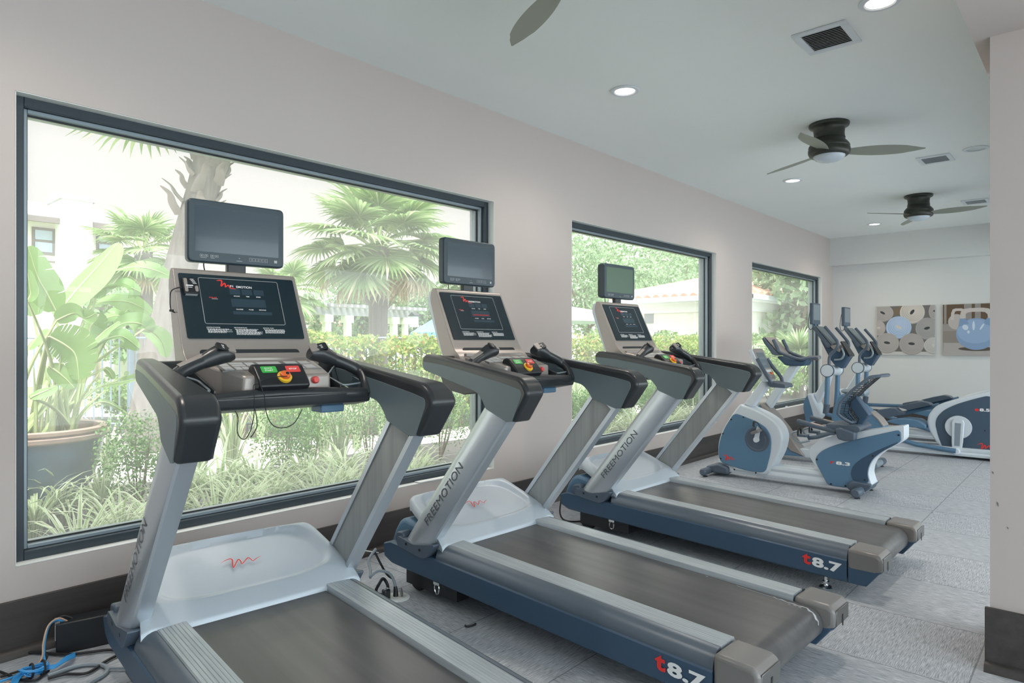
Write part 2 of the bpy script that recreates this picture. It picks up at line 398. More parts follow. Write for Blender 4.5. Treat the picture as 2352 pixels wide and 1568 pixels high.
# small scuffs in the pier's paint
bm = B()
for (y, z), s in (((-3.118, .68), .022), ((-3.102, .80), .012), ((-3.15, .585), .01)):
    prism(bm, [(y, z), (y-.006, z-s*.3), (y-.007, z-s), (y-.002, z-s*.6)], 'x', 3.2985, 3.3015)
mk('paint_scuff', bm, M['cap'], bpy.data.objects['wall_right_pier'])
for i, (a, b) in enumerate(WINS):
    w = empty('window_%d' % (i+1), ((a+b)/2, .12, 0)); w['kind'] = 'structure'
    c = (a+b)/2
    def fr(name, y0, y1, t, off, m, bev=.003):
        bm = B(); A, Bx, z0, z1 = a-c+off, b-c-off, WZ0+off, WZ1-off
        box(bm, A, A+t, y0-.12, y1-.12, z0, z1); box(bm, Bx-t, Bx, y0-.12, y1-.12, z0, z1)
        box(bm, A+t, Bx-t, y0-.12, y1-.12, z0, z0+t); box(bm, A+t, Bx-t, y0-.12, y1-.12, z1-t, z1)
        return mk(name, bm, m, w, bevel=bev)
    fr('window_frame', .058, .112, .042, .002, M['frame'])
    fr('glazing_bead', .088, .165, .018, .0445, M['frame_lt'])
    fr('gasket', .118, .128, .010, .060, M['black'], 0)
    fr('outer_frame', .166, .20, .058, .003, M['frame_lt'])
    bm = B(); box(bm, a-c+.06, b-c-.06, .026, .032, WZ0+.06, WZ1-.06); mk('pane', bm, M['glass'], w, smooth=False)
    bm = B()
    for q in ((a-c+.001, a-c+.004, WZ0, WZ1), (b-c-.004, b-c-.001, WZ0, WZ1), (a-c, b-c, WZ0+.001, WZ0+.004), (a-c, b-c, WZ1-.004, WZ1-.001)):
        box(bm, q[0], q[1], -.1195, -.062, q[2], q[3])
    mk('reveal', bm, M['reveal'], w, smooth=False)
# lifted strip of sill tape under the first window, and the catch on the third sill
bm = B(); pts = catmull([(2.93, .012, .378), (3.15, .0, .379), (3.32, -.012, .386), (3.45, -.02, .402), (3.52, -.018, .41)], 6)
loft(bm, [[(p[0], p[1]-.02, p[2]), (p[0], p[1]+.03, p[2]), (p[0], p[1]+.03, p[2]+.004), (p[0], p[1]-.02, p[2]+.004)] for p in pts])
tag(mk('sill_tape', bm, M['reveal']), 'loose strip curling up off the sill of the big window', 'strip')
bm = B(); lathe(bm, [(.0, 0), (.016, 0), (.016, .02), (0, .02)], (9.95, .03, .374)); box(bm, 9.91, 10.0, .02, .045, .374, .382)
tag(mk('sill_catch', bm, M['whitemetal']), 'small white catch lying on the sill behind the bikes', 'catch')
# ------------------------------------------------------------------ ceiling fittings
def downlight(x, y, lit, label):
    t = empty('recessed_downlight', (x, y, CZ), 0, label, 'ceiling light', 'recessed downlights in the ceiling')
    bm = B(); lathe(bm, [(.068, -.001), (.098, -.001), (.100, -.004), (.096, -.009), (.075, -.011), (.068, -.006)], (0, 0, 0), 40, caps=False)
    for v in bm.verts: pass
    mk('trim_ring', bm, M['whitemetal'], t)
    bm = B(); lathe(bm, [(.0, -.004), (.069, -.004), (.069, -.002), (.0, -.002)], (0, 0, 0), 32); mk('lens', bm, M['lamp'] if lit else M['lampoff'], t)
    if lit: spot(x, y)
def spot(x, y, e=1.):
    l = bpy.data.lights.new('downlight', 'SPOT'); l.energy = SPOT_W * e; l.color = (1, .88, .77); l.spot_size = math.radians(150); l.spot_blend = 1; l.shadow_soft_size = .07
    o = bpy.data.objects.new('downlight', l); COL.objects.link(o); o.location = (x, y, CZ - .02)
SPOT_W = 52.
for x, y, lit, lab in ((3.97, -.96, 1, 'lit round downlight alone between the big fan blade and the window wall'),
                       (7.36, -.94, 1, 'lit recessed downlight just beyond the middle fan and below its thin blade'),
                       (10.86, -.92, 1, 'lit recessed downlight closest to the far wall of the room'),
                       (3.80, -2.585, 1, 'lit recessed downlight at the top edge, beside the nearer vent'),
                       (7.25, -2.58, 0, 'unlit pale recessed downlight beside the smaller middle vent')):
    downlight(x, y, lit, lab)
spot(.5, -.96)
for x in (3.9, 7.3, 10.8): spot(x, -4.9)  # unseen fill lamps added out of view to brighten the room, no fittings
def vent(x, y, lx, ly, label):
    t = empty('ceiling_vent', (x, y, CZ), 0, label, 'vent', 'air vents in the ceiling')
    bm = B(); a, b, w = lx/2, ly/2, .038
    for q in ((-a, -a+w, -b, b), (a-w, a, -b, b), (-a+w, a-w, -b, -b+w), (-a+w, a-w, b-w, b)): box(bm, *q, -.012, -.0005)
    mk('frame', bm, M['whitemetal'], t, bevel=.003)
    bm = B(); box(bm, -a+w, a-w, -b+w, b-w, -.0025, -.001); mk('duct_opening', bm, M['duct'], t)
    bm = B(); n = 12
    for k in range(n):
        xx = -a + w + (k + .5) * (lx - 2*w) / n
        prism(bm, [(xx-.0095, -.012), (xx-.008, -.0128), (xx+.0095, -.0045), (xx+.008, -.0037)], 'y', -b+w, b-w)
    mk('slats', bm, M['frame_lt'] if 0 else M['whitemetal'], t)
vent(4.05, -2.255, .335, .285, 'near white ceiling vent with dark gaps between its slats')
vent(7.40, -2.245, .31, .275, 'small white ceiling vent beyond the middle fan, seen nearly edge on')
vent(9.95, -2.26, .31, .275, 'white ceiling vent half hidden by the long blade of the farthest fan')
def fan(x, y, angs, label):
    t = empty('ceiling_fan', (x, y, CZ), 0, label, 'ceiling fan', 'bronze three-blade ceiling fans')
    bm = B(); lathe(bm, [(0, -.001), (.148, -.001), (.150, -.012), (.146, -.024), (.132, -.032), (.122, -.038), (.116, -.045), (.112, -.085), (.116, -.115), (.119, -.120),
                         (.113, -.124), (.120, -.140), (.136, -.156), (.150, -.176), (.153, -.188), (.150, -.194), (.153, -.198), (.156, -.212), (.154, -.232), (.146, -.250), (.136, -.258), (0, -.258)], (0, 0, 0), 48)
    mk('motor_housing', bm, M['bronze'], t, ang=40)
    bm = B(); lathe(bm, [(.118, -.256), (.116, -.266), (.104, -.281), (.08, -.293), (.045, -.300), (0, -.302)], (0, 0, 0), 40); mk('light_bowl', bm, M['glassbowl'], t)
    for a in angs:
        bm = B(); rings = []
        n = 16
        for k in range(n + 1):
            s = k / n; r = .12 + s * .57
            w = max(.004, .022 + .058 * math.sin(math.pi * min(.93, s * .85 + .10)) if s < .78 else .052 * (1 - ((s - .78) / .22) ** 1.6))
            p = math.radians(-15 + 4 * s); sw = .030 * s ; dr = -.012 * s
            ring = []
            for q in range(10):
                an = q / 10 * 2 * math.pi; cx, cz = math.cos(an) * w, math.sin(an) * .0035 + .010 * (1 - math.cos(an) ** 2) * .4
                ring.append((r, sw + cx * math.cos(p) - cz * math.sin(p), -.228 + dr + cx * math.sin(p) + cz * math.cos(p)))
            rings.append(ring)
        loft(bm, rings)
        o = mk('blade', bm, M['blade'], t); o.rotation_euler = (0, 0, math.radians(a))
    return t
fan(5.66, -1.80, (-64, 60, 178), 'bronze ceiling fan with three taupe blades, the middle one of the row')
fan(9.10, -1.80, (-103, 140, 22), 'farthest bronze ceiling fan near the end wall')
fan(2.20, -1.80, (59, 179, -61), 'nearest ceiling fan of which only one pale blade shows at the top edge')
# ------------------------------------------------------------------ pictures on the far wall
def clip(poly, x0, x1, y0, y1):
    for ax, lim, sg in ((0, x0, 1), (0, x1, -1), (1, y0, 1), (1, y1, -1)):
        out = []
        for i in range(len(poly)):
            p, q = poly[i-1], poly[i]
            ip, iq = (p[ax]-lim)*sg >= 0, (q[ax]-lim)*sg >= 0
            if ip != iq:
                t = (lim-p[ax])/(q[ax]-p[ax]); out.append((p[0]+t*(q[0]-p[0]), p[1]+t*(q[1]-p[1])))
            if iq: out.append(q)
        poly = out
        if len(poly) < 3: return []
    return poly
def picture(label, y0, y1, z0, z1, layers):
    """layers: (material, list of polygons in 0..1 picture space, x to the right and y up); thin printed shapes on the front of a stretched canvas"""
    t = empty('wall_picture', (XF, (y0+y1)/2, (z0+z1)/2), 0, label, 'picture', 'canvas pictures on the far wall')
    W, H = y0-y1, z1-z0
    bm = B(); box(bm, -.036, -.001, -W/2, W/2, -H/2, H/2); mk('canvas', bm, M['canvas'], t, bevel=.003)
    bm = B(); used = []; d = .0368
    for m, polys in layers:
        if m not in used: used.append(m)
        for P in polys:
            P = clip(P, 0, 1, 0, 1)
            if len(P) < 3: continue
            d += .00006
            f = bm.faces.new([bm.verts.new((-d, W/2 - x*W, -H/2 + y*H)) for x, y in P]); f.material_index = used.index(m)
    o = mk('printed_picture', bm, [PM(c) for c in used], t, smooth=False)
_pm = {}
def PM(c):
    if c not in _pm: _pm[c] = mat('print_%02d' % len(_pm), c, .8)
    return _pm[c]
def ell(cx, cy, rx, ry, n=28, rot=0.): return [(cx + rx*math.cos(a)*math.cos(rot) - ry*math.sin(a)*math.sin(rot), cy + rx*math.cos(a)*math.sin(rot) + ry*math.sin(a)*math.cos(rot)) for a in [k*2*math.pi/n for k in range(n)]]
G1, G2, G3, G4 = (.43, .40, .375), (.355, .325, .305), (.62, .58, .52), (.30, .30, .30)
BLU, BLD, DK, TANB = (.45, .56, .73), (.30, .42, .60), (.05, .055, .06), (.20, .15, .10)
L1 = [((.16, .15, .14), [[(0, 0), (1, 0), (1, 1), (0, 1)]]), ((.58, .57, .55), [[(0, 0), (1, 0), (1, .07), (0, .07)]]), (TANB, [[(.3, .8), (.45, .86), (.42, 1), (.28, .92)]])]
def roll(cx, cy, rx, ry, c, line, hole, hrot):
    out = [(line, [ell(cx, cy-.012, rx*1.03, ry*1.04)]), (c, [ell(cx, cy, rx, ry)])]
    for f in (.86, .72, .57, .42): out += [(line, [ell(cx, cy, rx*f, ry*f)]), (c, [ell(cx+.004, cy+.004, rx*f*.955, ry*f*.955)])]
    return out + [(DK if hole else G3, [ell(cx, cy, rx*.27, ry*.13, rot=hrot)])]
for a in ((.10, .87, .19, .17, G1, G2, 1, -.6), (.62, .87, .21, .22, G3, G1, 1, 1.), (1.0, .88, .1, .16, G1, G2, 1, 0), (.03, .56, .12, .15, (.48, .43, .40), G2, 0, 0), (.87, .54, .19, .21, (.37, .36, .345), G4, 1, .3),
          (.385, .57, .22, .22, BLU, BLD, 0, -.6), (.18, .25, .21, .20, G1, G2, 1, -.2), (.61, .23, .21, .21, (.41, .38, .36), G2, 1, -.1), (1.0, .20, .18, .16, (.55, .53, .51), G1, 0, 0)): L1 += roll(*a)
def ring2(cx, cy, pts): return [(cx + x, cy + y) for x, y in pts]
def handle(cx, cy, w, h, t):
    o = [(cx-w, cy), (cx-w*.96, cy+h*.6), (cx-w*.75, cy+h*.92), (cx-w*.4, cy+h), (cx+w*.4, cy+h), (cx+w*.75, cy+h*.92), (cx+w*.96, cy+h*.6), (cx+w, cy)]
    i = [(cx + (x-cx)*(1-t/w), cy + (y-cy)*(1-t/h)) for x, y in o]
    return [[o[k], o[k+1], i[k+1], i[k]] for k in range(len(o)-1)]
L2 = [((.33, .295, .27), [[(0, 0), (1, 0), (1, 1), (0, 1)]]), ((.42, .39, .37), [[(0, 0), (.98, 0), (.98, .25), (.02, .25)]]), ((.27, .235, .21), [[(0, .25), (1, .25), (1, .5), (0, .48)]]),
      ((.13, .085, .05), [[(.0, .62), (1.1, .62), (1.1, 1), (0, 1)]]), ((.30, .27, .25), [[(.02, .6), (.06, .6), (.06, 1), (.02, 1)], [(.34, .7), (.46, .7), (.46, 1), (.34, 1)], [(.51, .7), (.60, .7), (.60, 1), (.51, 1)], [(.76, .8), (.80, .8), (.80, 1), (.76, 1)]]),
      ((.50, .46, .43), [ell(.22, .66, .135, .15), ell(.92, .64, .19, .17)]), ((.58, .53, .49), handle(.25, .70, .12, .22, .05) + handle(.88, .72, .17, .22, .05)),
      ((.10, .08, .06), [ell(.54, .135, .29, .04)]), ((.24, .35, .52), [ell(.53, .42, .317, .305, 44)]), ((.30, .42, .60), [ell(.52, .47, .29, .23, 44)]),
      ((.22, .33, .50), [[(.25, .56), (.275, .74), (.36, .73), (.42, .62)], [(.64, .62), (.70, .73), (.785, .74), (.81, .54)]]), ((.60, .54, .50), handle(.53, .72, .255, .20, .075)),
      ((.62, .70, .80), [ell(.36, .55, .045, .055, 16, .5), ell(.49, .58, .02, .09, 16), ell(.62, .56, .015, .07, 12, -.5), ell(.41, .46, .02, .03, 12)])]
picture('canvas picture of rolled exercise mats with a blue one in the middle', -.68, -1.485, 1.124, 1.905, L1)
picture('canvas picture of a blue kettlebell, next to the pier', -1.59, -2.39, 1.122, 1.903, L2)
# ================================================================== TREADMILLS
TO = 1.50                       # the thing's origin is 1.5 m from the window wall; shapes below are drawn in distances from the wall
def zt(y): return .312 + .036 * (y + 1.05)        # top of the foot rails (y is negative)
def zb(y): return zt(y) - .185        # underside of the side beams
def mkT(name, bm, m, parent, **k):
    bmesh.ops.translate(bm, verts=bm.verts, vec=(0, TO, 0))
    return mk(name, bm, m, parent, **k)
def rr_rect(x0, x1, z0, z1, r, n=3): return rpoly([(x0, z0), (x1, z0), (x1, z1), (x0, z1)], r, n)
UD = Vector((0, -.6275, .7786)); UP_ = Vector((0, -.7786, -.6275)); UF = Vector((0, -.749, .327))
def treadmill(loc, rz, label, big_tv=True, worn=False, inst=False, dot=False):
    T = empty('treadmill', (loc[0], loc[1] - TO, 0), rz, label, 'treadmill', 'treadmills along the windows')
    # ---- chassis, beams, rails, end caps
    bm = B(); prism(bm, [(-.62, .15), (-.62, .2), (-1.05, .27), (-2.44, .215), (-2.44, .10)], 'x', -.285, .285)
    box(bm, -.40, .40, -1.10, -.70, .055, .14)
    mkT('underframe', bm, M['black'], T)
    for s in (-1, 1):
        bm = B(); rings = []
        for y in (-.560, -.62, -.9, -1.5, -2.05, -2.457):
            z1, z0 = zt(y) - .064, zb(y)
            if y > -.60: z1, z0 = .245, .165
            rings.append([(s*x, y, z) for x, z in ((.28, z0), (.428, z0), (.440, z0+.01), (.446, z1-.012), (.446, z1-.006), (.439, z1), (.426, z1), (.28, z1))])
        loft(bm, rings); sb = mkT('side_beam', bm, M['navy'], T, ang=25)
        # model lettering on the outer side
        bm = B(); bm2 = B()
        ny = Vector((0, -1 if s < 0 else 1, -.05 if s < 0 else .05)).normalized()
        y0 = -2.235 if s < 0 else -2.42
        o = Vector((s*.4472, y0 + TO, zb(y0) + .048 + (0 if s < 0 else -.004)))
        text(bm, 't', o, ny, (0, 0, 1), .044, .058, .04); text(bm2, '8.7', o + ny*.050 + Vector((0, 0, -.002)), ny, (0, 0, 1), .150, .052, .04)
        mk('model_letter', bm, M['red'], sb, smooth=False); mk('model_number', bm2, M['white'], sb, smooth=False)
        bm = B(); xs_ = [.272, .274] + [v for k in range(7) for v in (.278+k*.0135, .2885+k*.0135, .2895+k*.0135, .2905+k*.0135)]
        zs_ = [-.006, -.001] + [v for k in range(7) for v in (0, 0, -.0016, 0)]
        sec = list(zip(xs_, zs_)) + [(.374, -.001), (.376, -.004), (.376, -.085), (.272, -.085)]
        loft(bm, [[(s*x, y, zt(y)+z) for x, z in sec] for y in (-.985, -1.6, -2.456)])
        fr_ = mkT('foot_rail', bm, M['rail'], T, ang=50)
        bm = B(); sec = [(.3765, -.004), (.378, -.001), (.390, -.003), (.405, -.009), (.419, -.020), (.430, -.035), (.4365, -.052), (.438, -.066), (.428, -.070), (.42, -.085), (.3765, -.085)]
        loft(bm, [[(s*x, y, zt(y)+z) for x, z in sec] for y in (-.985, -1.6, -2.456)]); mkT('rail_cover', bm, M['railside'], fr_, ang=50)
        bm = B()
        pr = [(-2.459, zt(-2.459)-.001), (-2.595, zt(-2.595)-.002), (-2.618, zt(-2.60)-.014), (-2.624, .225), (-2.624, .172), (-2.61, .158), (-2.55, .082), (-2.459, .078)]
        prism(bm, pr, 'x', s*.270, s*.447)
        ec = mkT('rail_end_cap', bm, M['cap'], T, bevel=.020, seg=3)
        bm = B(); box(bm, *sorted((s*.285, s*.43)), -2.6265, -2.6225, .172, .235); mkT('end_plate', bm, M['capmetal'], ec, bevel=.002)
        bm = B(); box(bm, *sorted((s*.35, s*.362)), -2.628, -2.626, .160, .205); mkT('adjuster_slot', bm, M['black'], ec)
        bm = B(); prism(bm, [(-2.464, .081), (-2.464, .165), (-2.622, .165), (-2.606, .155), (-2.55, .081)], 'x', s*.2695, s*.4475); mkT('lower_cap', bm, M['navy'], ec, bevel=.012)
        bm = B(); lathe(bm, [(.0, 0), (.032, 0), (.036, .003), (.036, .012), (.030, .018), (.012, .021), (.010, .024), (.010, .034), (.018, .035), (.018, .043), (.009, .044), (.009, .10), (0, .10)], (s*.381, -2.334, 0), 24)
        mkT('levelling_foot', bm, M['chrome'], T)
        bm = B(); lathe(bm, [(0, -.018), (.055, -.018), (.062, -.010), (.062, .010), (.055, .018), (0, .018)], (s*.33, -.72, .062), 28, ax='x'); mkT('transport_wheel', bm, M['rubber'], T)
        bm = B(); tube(bm, [(s*.435, -.99+.017*math.cos(a), .125-.024+.026*math.sin(a)) for a in [k*2*math.pi/20 for k in range(20)]], .0035, 8, closed=True)
        box(bm, *sorted((s*.42, s*.439)), -1.012, -.968, .121, .135); mkT('lift_ring', bm, M['chrome'], T)
    # ---- belt on its roller
    bm = B(); top = [(y, zt(y) - .024) for y in (-.95, -1.4, -1.9, -2.505)]; cy, cz, r = -2.515, zt(-2.505) - .024 - .065, .065
    arc = [(cy + r*math.cos(a), cz + r*math.sin(a)) for a in [math.pi/2 + k*math.pi/12 for k in range(1, 13)]]
    prism(bm, top + arc + [(-.95, cz - r + .09)], 'x', -.267, .267); mkT('running_belt', bm, M['belt'], T, ang=50)
    if worn:
        bm = B(); pts = [(.250, -2.22), (.242, -2.38), (.249, -2.385), (.238, -2.405), (.246, -2.42), (.236, -2.445), (.24, -2.475), (.233, -2.49), (.238, -2.507)]
        P3 = [(x, y, zt(y)-.0232) for x, y in pts]
        for k in range(1, 8): a = math.pi/2 + k*.19; P3.append((.237 + .006*math.sin(k*2.3) - .0025*k, cy + (r+.0008)*math.cos(a), cz + (r+.0008)*math.sin(a)))
        rad = [.0022, .0015, .004, .002, .005, .0025, .005, .003, .005] + [.004, .006, .003, .006, .0065, .003, .002]
        tube(bm, P3, rad, 6, flat=.15)
        for x, y, q in ((.258, -2.07, .004), (.224, -2.455, .003), (.229, -2.475, .004), (.225, -2.497, .0035)): tube(bm, [(x, y, zt(y)-.0235), (x-.004, y-.012, zt(y-.012)-.0235)], q*.6, 6, flat=.2)
        mkT('frayed_edge', bm, M['dimwhite'], T)
    # ---- motor hood
    bm = B(); prism(bm, [(-.55, .16), (-.548, .25), (-.575, .31), (-.615, .365), (-.66, .385), (-.80, .365), (-1.005, .29), (-1.005, .15)], 'x', -.385, .385)
    mkT('motor_housing', bm, M['blue'], T, bevel=.035, seg=4)
    nx, ny_ = 96, 54; V = []; Fc = []
    for j in range(ny_ + 1):
        w = j / ny_
        for i in range(nx + 1):
            u = -1 + 2 * i / nx
            hw = .425 - .06 * min(1, w*1.25) - (.055 * max(0, (w - .75) / .25) ** 2.2)
            y = -1.02 + .40 * w + .028 * (1 - u*u) * (1 - w) * 0 + .03 * (1 - abs(u) ** 2.4) * w
            zc = .336 + .19 * w ** .85 - .16 * max(0, w - .80) ** 1.5 * 4
            if w < .16: zc -= .035 * (1 - w / .16) * (1 - .55 * max(0, (abs(u) - .7) / .3))
            x = u * hw
            # scooped panel with soft rounded rectangle edge
            qx, qy = abs(u) / .86, abs((w - .50) / .36)
            d = (qx ** 4.2 + qy ** 4.2) ** (1 / 4.2); st = min(1, max(0, (1.03 - d) / .10)); st = st * st * (3 - 2 * st)
            zc -= .034 * st * (.30 + .70 * w)
            e = max(0, (abs(u) - .90) / .10); zc -= .018 * e * e
            V.append((x, y + TO, zc))
    n1 = len(V)
    V += [(v[0], v[1], max(.25, v[2] - .055)) for v in V]
    idx = lambda i, j: j * (nx + 1) + i
    for j in range(ny_):
        for i in range(nx): Fc.append((idx(i, j), idx(i+1, j), idx(i+1, j+1), idx(i, j+1)))
    edge = [idx(i, 0) for i in range(nx)] + [idx(nx, j) for j in range(ny_)] + [idx(i, ny_) for i in range(nx, 0, -1)] + [idx(0, j) for j in range(ny_, 0, -1)]
    for a, b in zip(edge, edge[1:] + edge[:1]): Fc.append((b, a, a + n1, b + n1))
    hd = mk('motor_hood', (V, Fc), M['hood'], T, ang=60)
    bm = B(); hz = lambda y: .336 + .19 * ((y + 1.02) / .4) ** .85
    o = Vector((-.085, -.85 + TO, hz(-.85) - .0165)); up = Vector((0, .4, .19)).normalized()
    swoosh(bm, o + Vector((.003, .003, -.0004)), (1, 0, 0), up, .165, .06, THIN); mk('emblem_edge', bm, M['white'], hd, smooth=False)
    bm = B(); swoosh(bm, o + Vector((0, 0, .0006)), (1, 0, 0), up, .165, .06, THIN); mk('emblem', bm, M['red'], hd, smooth=False)
    # ---- uprights with boots
    for s in (-1, 1):
        sec = [(.172, 0), (.172, .050), (.166, .058), (.150, .063), (.115, .067), (.085, .0685), (.06, .067), (.035, .061), (.015, .047), (.004, .028), (0, .010), (0, 0), (.022, 0), (.022, .008), (.150, .008), (.150, 0)]
        bm = B(); rings = []
        for L in (-.10, .2, .5, .80, 1.0):
            rings.append([tuple(UF + UD*(L if L > 0 else -.055 + q*.76) + UP_*q + Vector((s*(.384 + t), 0, 0))) for q, t in sec])
        loft(bm, rings); u = mkT('upright', bm, M['silver'], T, ang=28)
        bm = B(); rings = [[tuple(UF + UD*L + UP_*q + Vector((s*(.384 + t), 0, 0))) for q, t in ((.024, .0055), (.148, .0055), (.148, .009), (.024, .009))] for L in (-.05, .93)]
        loft(bm, rings); mkT('inner_panel', bm, M['inner'], u)
        bm = B(); L0, L1 = .185, .60
        if s < 0:
            text(bm, 'FREEMOTION', UF + UD*L0 + UP_*.102 + Vector((-.4538, TO, 0)), UD, -UP_, L1-L0, .040, 0, -.0)
        else:
            text(bm, 'FREEMOTION', UF + UD*L1 + UP_*.064 + Vector((.4538, TO, 0)), -UD, UP_, L1-L0, .040)
        mk('lettering', bm, M['letter'], u, smooth=False)
        bm = B(); pts = [(-.695, .262), (-.70, .305), (-.712, .312), (-.83, .293), (-.985, .322), (-.994, .318), (-.944, .252), (-.905, .236), (-.80, .247)]
        prism(bm, rpoly(pts, .02), 'x', s*.376, s*.4605); bt = mkT('upright_boot', bm, M['boot'], T, bevel=.010, seg=3)
        bm = B()
        for y, z in ((-.775, .284), (-.885, .277)): lathe(bm, [(0, 0), (.0075, 0), (.0075, s*.001), (0, s*.001)], (s*.4603, y, z), 16, ax='x')
        mkT('bolt_holes', bm, M['black'], bt)
        bm = B(); prism(bm, rpoly([(-.655, .27), (-.665, .325), (-.73, .335), (-.735, .27)], .02), 'x', s*.37, s*.444); mkT('boot_tab', bm, M['boot'], bt, bevel=.008)
    # ---- handrail arms
    xout = lambda y: .478 - .084 * (y + 1.634) / .822
    xin = lambda y: .362 - .03 * (y + 1.634) / .822
    arm = [(-.835, 1.178), (-.812, 1.232), (-.845, 1.262), (-1.0, 1.248), (-1.575, 1.170), (-1.612, 1.147), (-1.634, 1.108), (-1.632, 1.090), (-1.548, .972), (-1.500, .972), (-1.352, 1.018), (-1.332, 1.050), (-1.290, 1.090), (-1.18, 1.112)]
    pan = [(-.842, 1.179), (-.822, 1.222), (-1.0, 1.210), (-1.25, 1.176), (-1.52, 1.132), (-1.592, 1.116), (-1.596, 1.090), (-1.536, .976), (-1.500, .971), (-1.352, 1.017), (-1.332, 1.049), (-1.290, 1.089), (-1.18, 1.111)]
    for s in (-1, 1):
        bm = B(); prism(bm, rpoly(arm, [.015, .02, .03, .05, .05, .02, .02, .02, .01, .01, .02, .03, .03, .05]), 'x', lambda p: s*xin(p[0]), lambda p: s*xout(p[0]))
        a = mkT('handrail_arm', bm, M['dark'], T, bevel=.030, seg=4)
        for q0, q1 in ((lambda p: s*(xout(p[0]) - .004), lambda p: s*(xout(p[0]) + .0015)), (lambda p: s*(xin(p[0]) - .0015), lambda p: s*(xin(p[0]) + .004))):
            bm = B(); prism(bm, rpoly(pan, [.015, .02, .03, .05, .03, .035, .03, .004, .004, .01, .03, .03, .05]), 'x', q0, q1); mkT('side_panel', bm, M['teal'], a, bevel=.0015)
        bm = B(); n = Vector((0, -.81, -.586)); c = Vector((s*.415, -1.566, 1.0))
        tube(bm, [c + n*-.002, c + n*.0015], .0075, 12); mkT('arm_screw', bm, M['black'], a)
        bm = B(); prism(bm, [(-1.6235, 1.096), (-1.628, 1.0965), (-1.5405, 1.094), (-1.5405, 1.0955)], 'x', s*.3495, s*.4595)
        bm.free()
    # ---- tray, cross bar and grips
    bm = B()
    prism(bm, rpoly([(-.895, 1.20), (-.875, 1.245), (-.90, 1.252), (-.925, 1.246), (-.95, 1.15), (-1.20, 1.10), (-1.235, 1.13), (-1.225, 1.085), (-1.10, 1.062), (-.95, 1.085)], .012), 'x', -.352, .352)
    tr = mkT('console_tray', bm, M['dark'], T, bevel=.006)
    for s in (-1, 1):
        bm = B(); prism(bm, [(-.93, 1.12), (-.93, 1.225), (-1.20, 1.155), (-1.20, 1.10)], 'x', s*.235, s*.243); mkT('bin_wall', bm, M['dark'], tr, bevel=.002)
        bm = B()
        rim = [(s*.345, -.95, 1.222), (s*.345, -1.19, 1.158), (s*.25, -1.195, 1.150), (s*.25, -1.06, 1.182)]
        tube(bm, rpoly(rim, .02), .004, 6, closed=True); mkT('bin_rim', bm, M['frame_lt'], tr)
    bm = B(); box(bm, .17, .27, -1.17, -1.08, 1.045, 1.075); mkT('socket_box', bm, M['blue'], tr, bevel=.006)
    bar = catmull([(-.352, -1.205, 1.122), (-.30, -1.215, 1.118), (-.15, -1.192, 1.124), (0, -1.180, 1.127), (.15, -1.192, 1.124), (.30, -1.215, 1.118), (.352, -1.205, 1.122)], 5)
    bm = B(); tube(bm, bar, .025, 16, flat=.95); mkT('cross_bar', bm, M['dark'], T)
    for s in (-1, 1):
        path = catmull([(s*.345, -1.215, 1.112), (s*.352, -1.20, 1.150), (s*.358, -1.17, 1.185), (s*.345, -1.140, 1.207), (s*.30, -1.125, 1.232), (s*.235, -1.115, 1.257), (s*.20, -1.113, 1.266)], 5)
        bm = B(); tube(bm, path, [.026 if i < 12 else .024 for i in range(len(path))], 14); g = mkT('pulse_grip', bm, M['dark'], T)
        bm = B(); rings = []
        for x, y, z, w, h in ((.255, -1.117, 1.250, .024, .024), (.225, -1.115, 1.264, .029, .030), (.195, -1.113, 1.276, .034, .034), (.166, -1.112, 1.280, .036, .032), (.150, -1.112, 1.278, .029, .022)):
            rings.append([(s*(x + .35*h*math.sin(k*math.pi/8)), y + w*math.cos(k*math.pi/8), z + h*math.sin(k*math.pi/8)) for k in range(16)])
        loft(bm, rings); mkT('control_pod', bm, M['dark'], g, ang=50)
        ax = Vector((-s*.065, .01, .027)).normalized(); up = Vector((0, -.35, .93)); up = (up - ax*up.dot(ax)).normalized(); sd = ax.cross(up)
        bm = B(); c = Vector((s*.282, -1.120, 1.241)); loft(bm, [[tuple(c + ax*a_ + up*(.0235 + e) + sd*b_) for a_, b_ in ((-.055, -.010), (.04, -.010), (.04, .010), (-.055, .010))] for e in (-.004, .0012)])
        mkT('pulse_plate', bm, M['warm'], g, bevel=.001)
        pu = Vector((-s*.28, -.62, .73)).normalized(); pr_ = Vector((-1*s, 0, 0)); pr_ = (pr_ - pu*pr_.dot(pu)).normalized(); pv = pu.cross(pr_)
        c = Vector((s*.180, -1.112, 1.279)) + pu*.030
        def slab(name, m, cc, w, h, e0, e1, r=.006):
            bm = B(); q = rpoly([(-w, -h), (w, -h), (w, h), (-w, h)], r, 3); loft(bm, [[tuple(cc + pr_*x + pv*y + pu*e) for x, y in q] for e in (e0, e1)]); return mkT(name, bm, m, g)
        slab('thumb_plate', M['warm'], c + pr_*.012, .015, .022, -.004, .0035); slab('switch_plate', M['black'], c - pr_*.022, .018, .019, -.010, -.0005)
        bm = B()
        for k in range(3): a_, b_ = rnd(-.008, .002), -.008 + k*.007; put2d(bm, [(0, 0), (1, 0), (1, 1), (0, 1)], [(0, 1, 2, 3)], c - pr_*(.023+a_*.4) + pv*b_ + pu*.0003, pr_, pv, .011, .003)
        mkT('switch_marks', bm, M['white'], g, smooth=False)
    # ---- console
    bm = B()
    prism(bm, rpoly([(-.757, 1.612), (-.897, 1.315), (-.922, 1.278), (-.958, 1.252), (-.975, 1.225), (-.85, 1.195), (-.785, 1.35), (-.710, 1.56), (-.727, 1.614)], [.012, .08, .05, .02, .01, .02, .1, .03, .012]), 'x', lambda p: -.250 - .010*(1.61-p[1])/.36, lambda p: .250 + .010*(1.61-p[1])/.36)
    cn = mkT('console', bm, M['warm'], T, bevel=.012, seg=3)
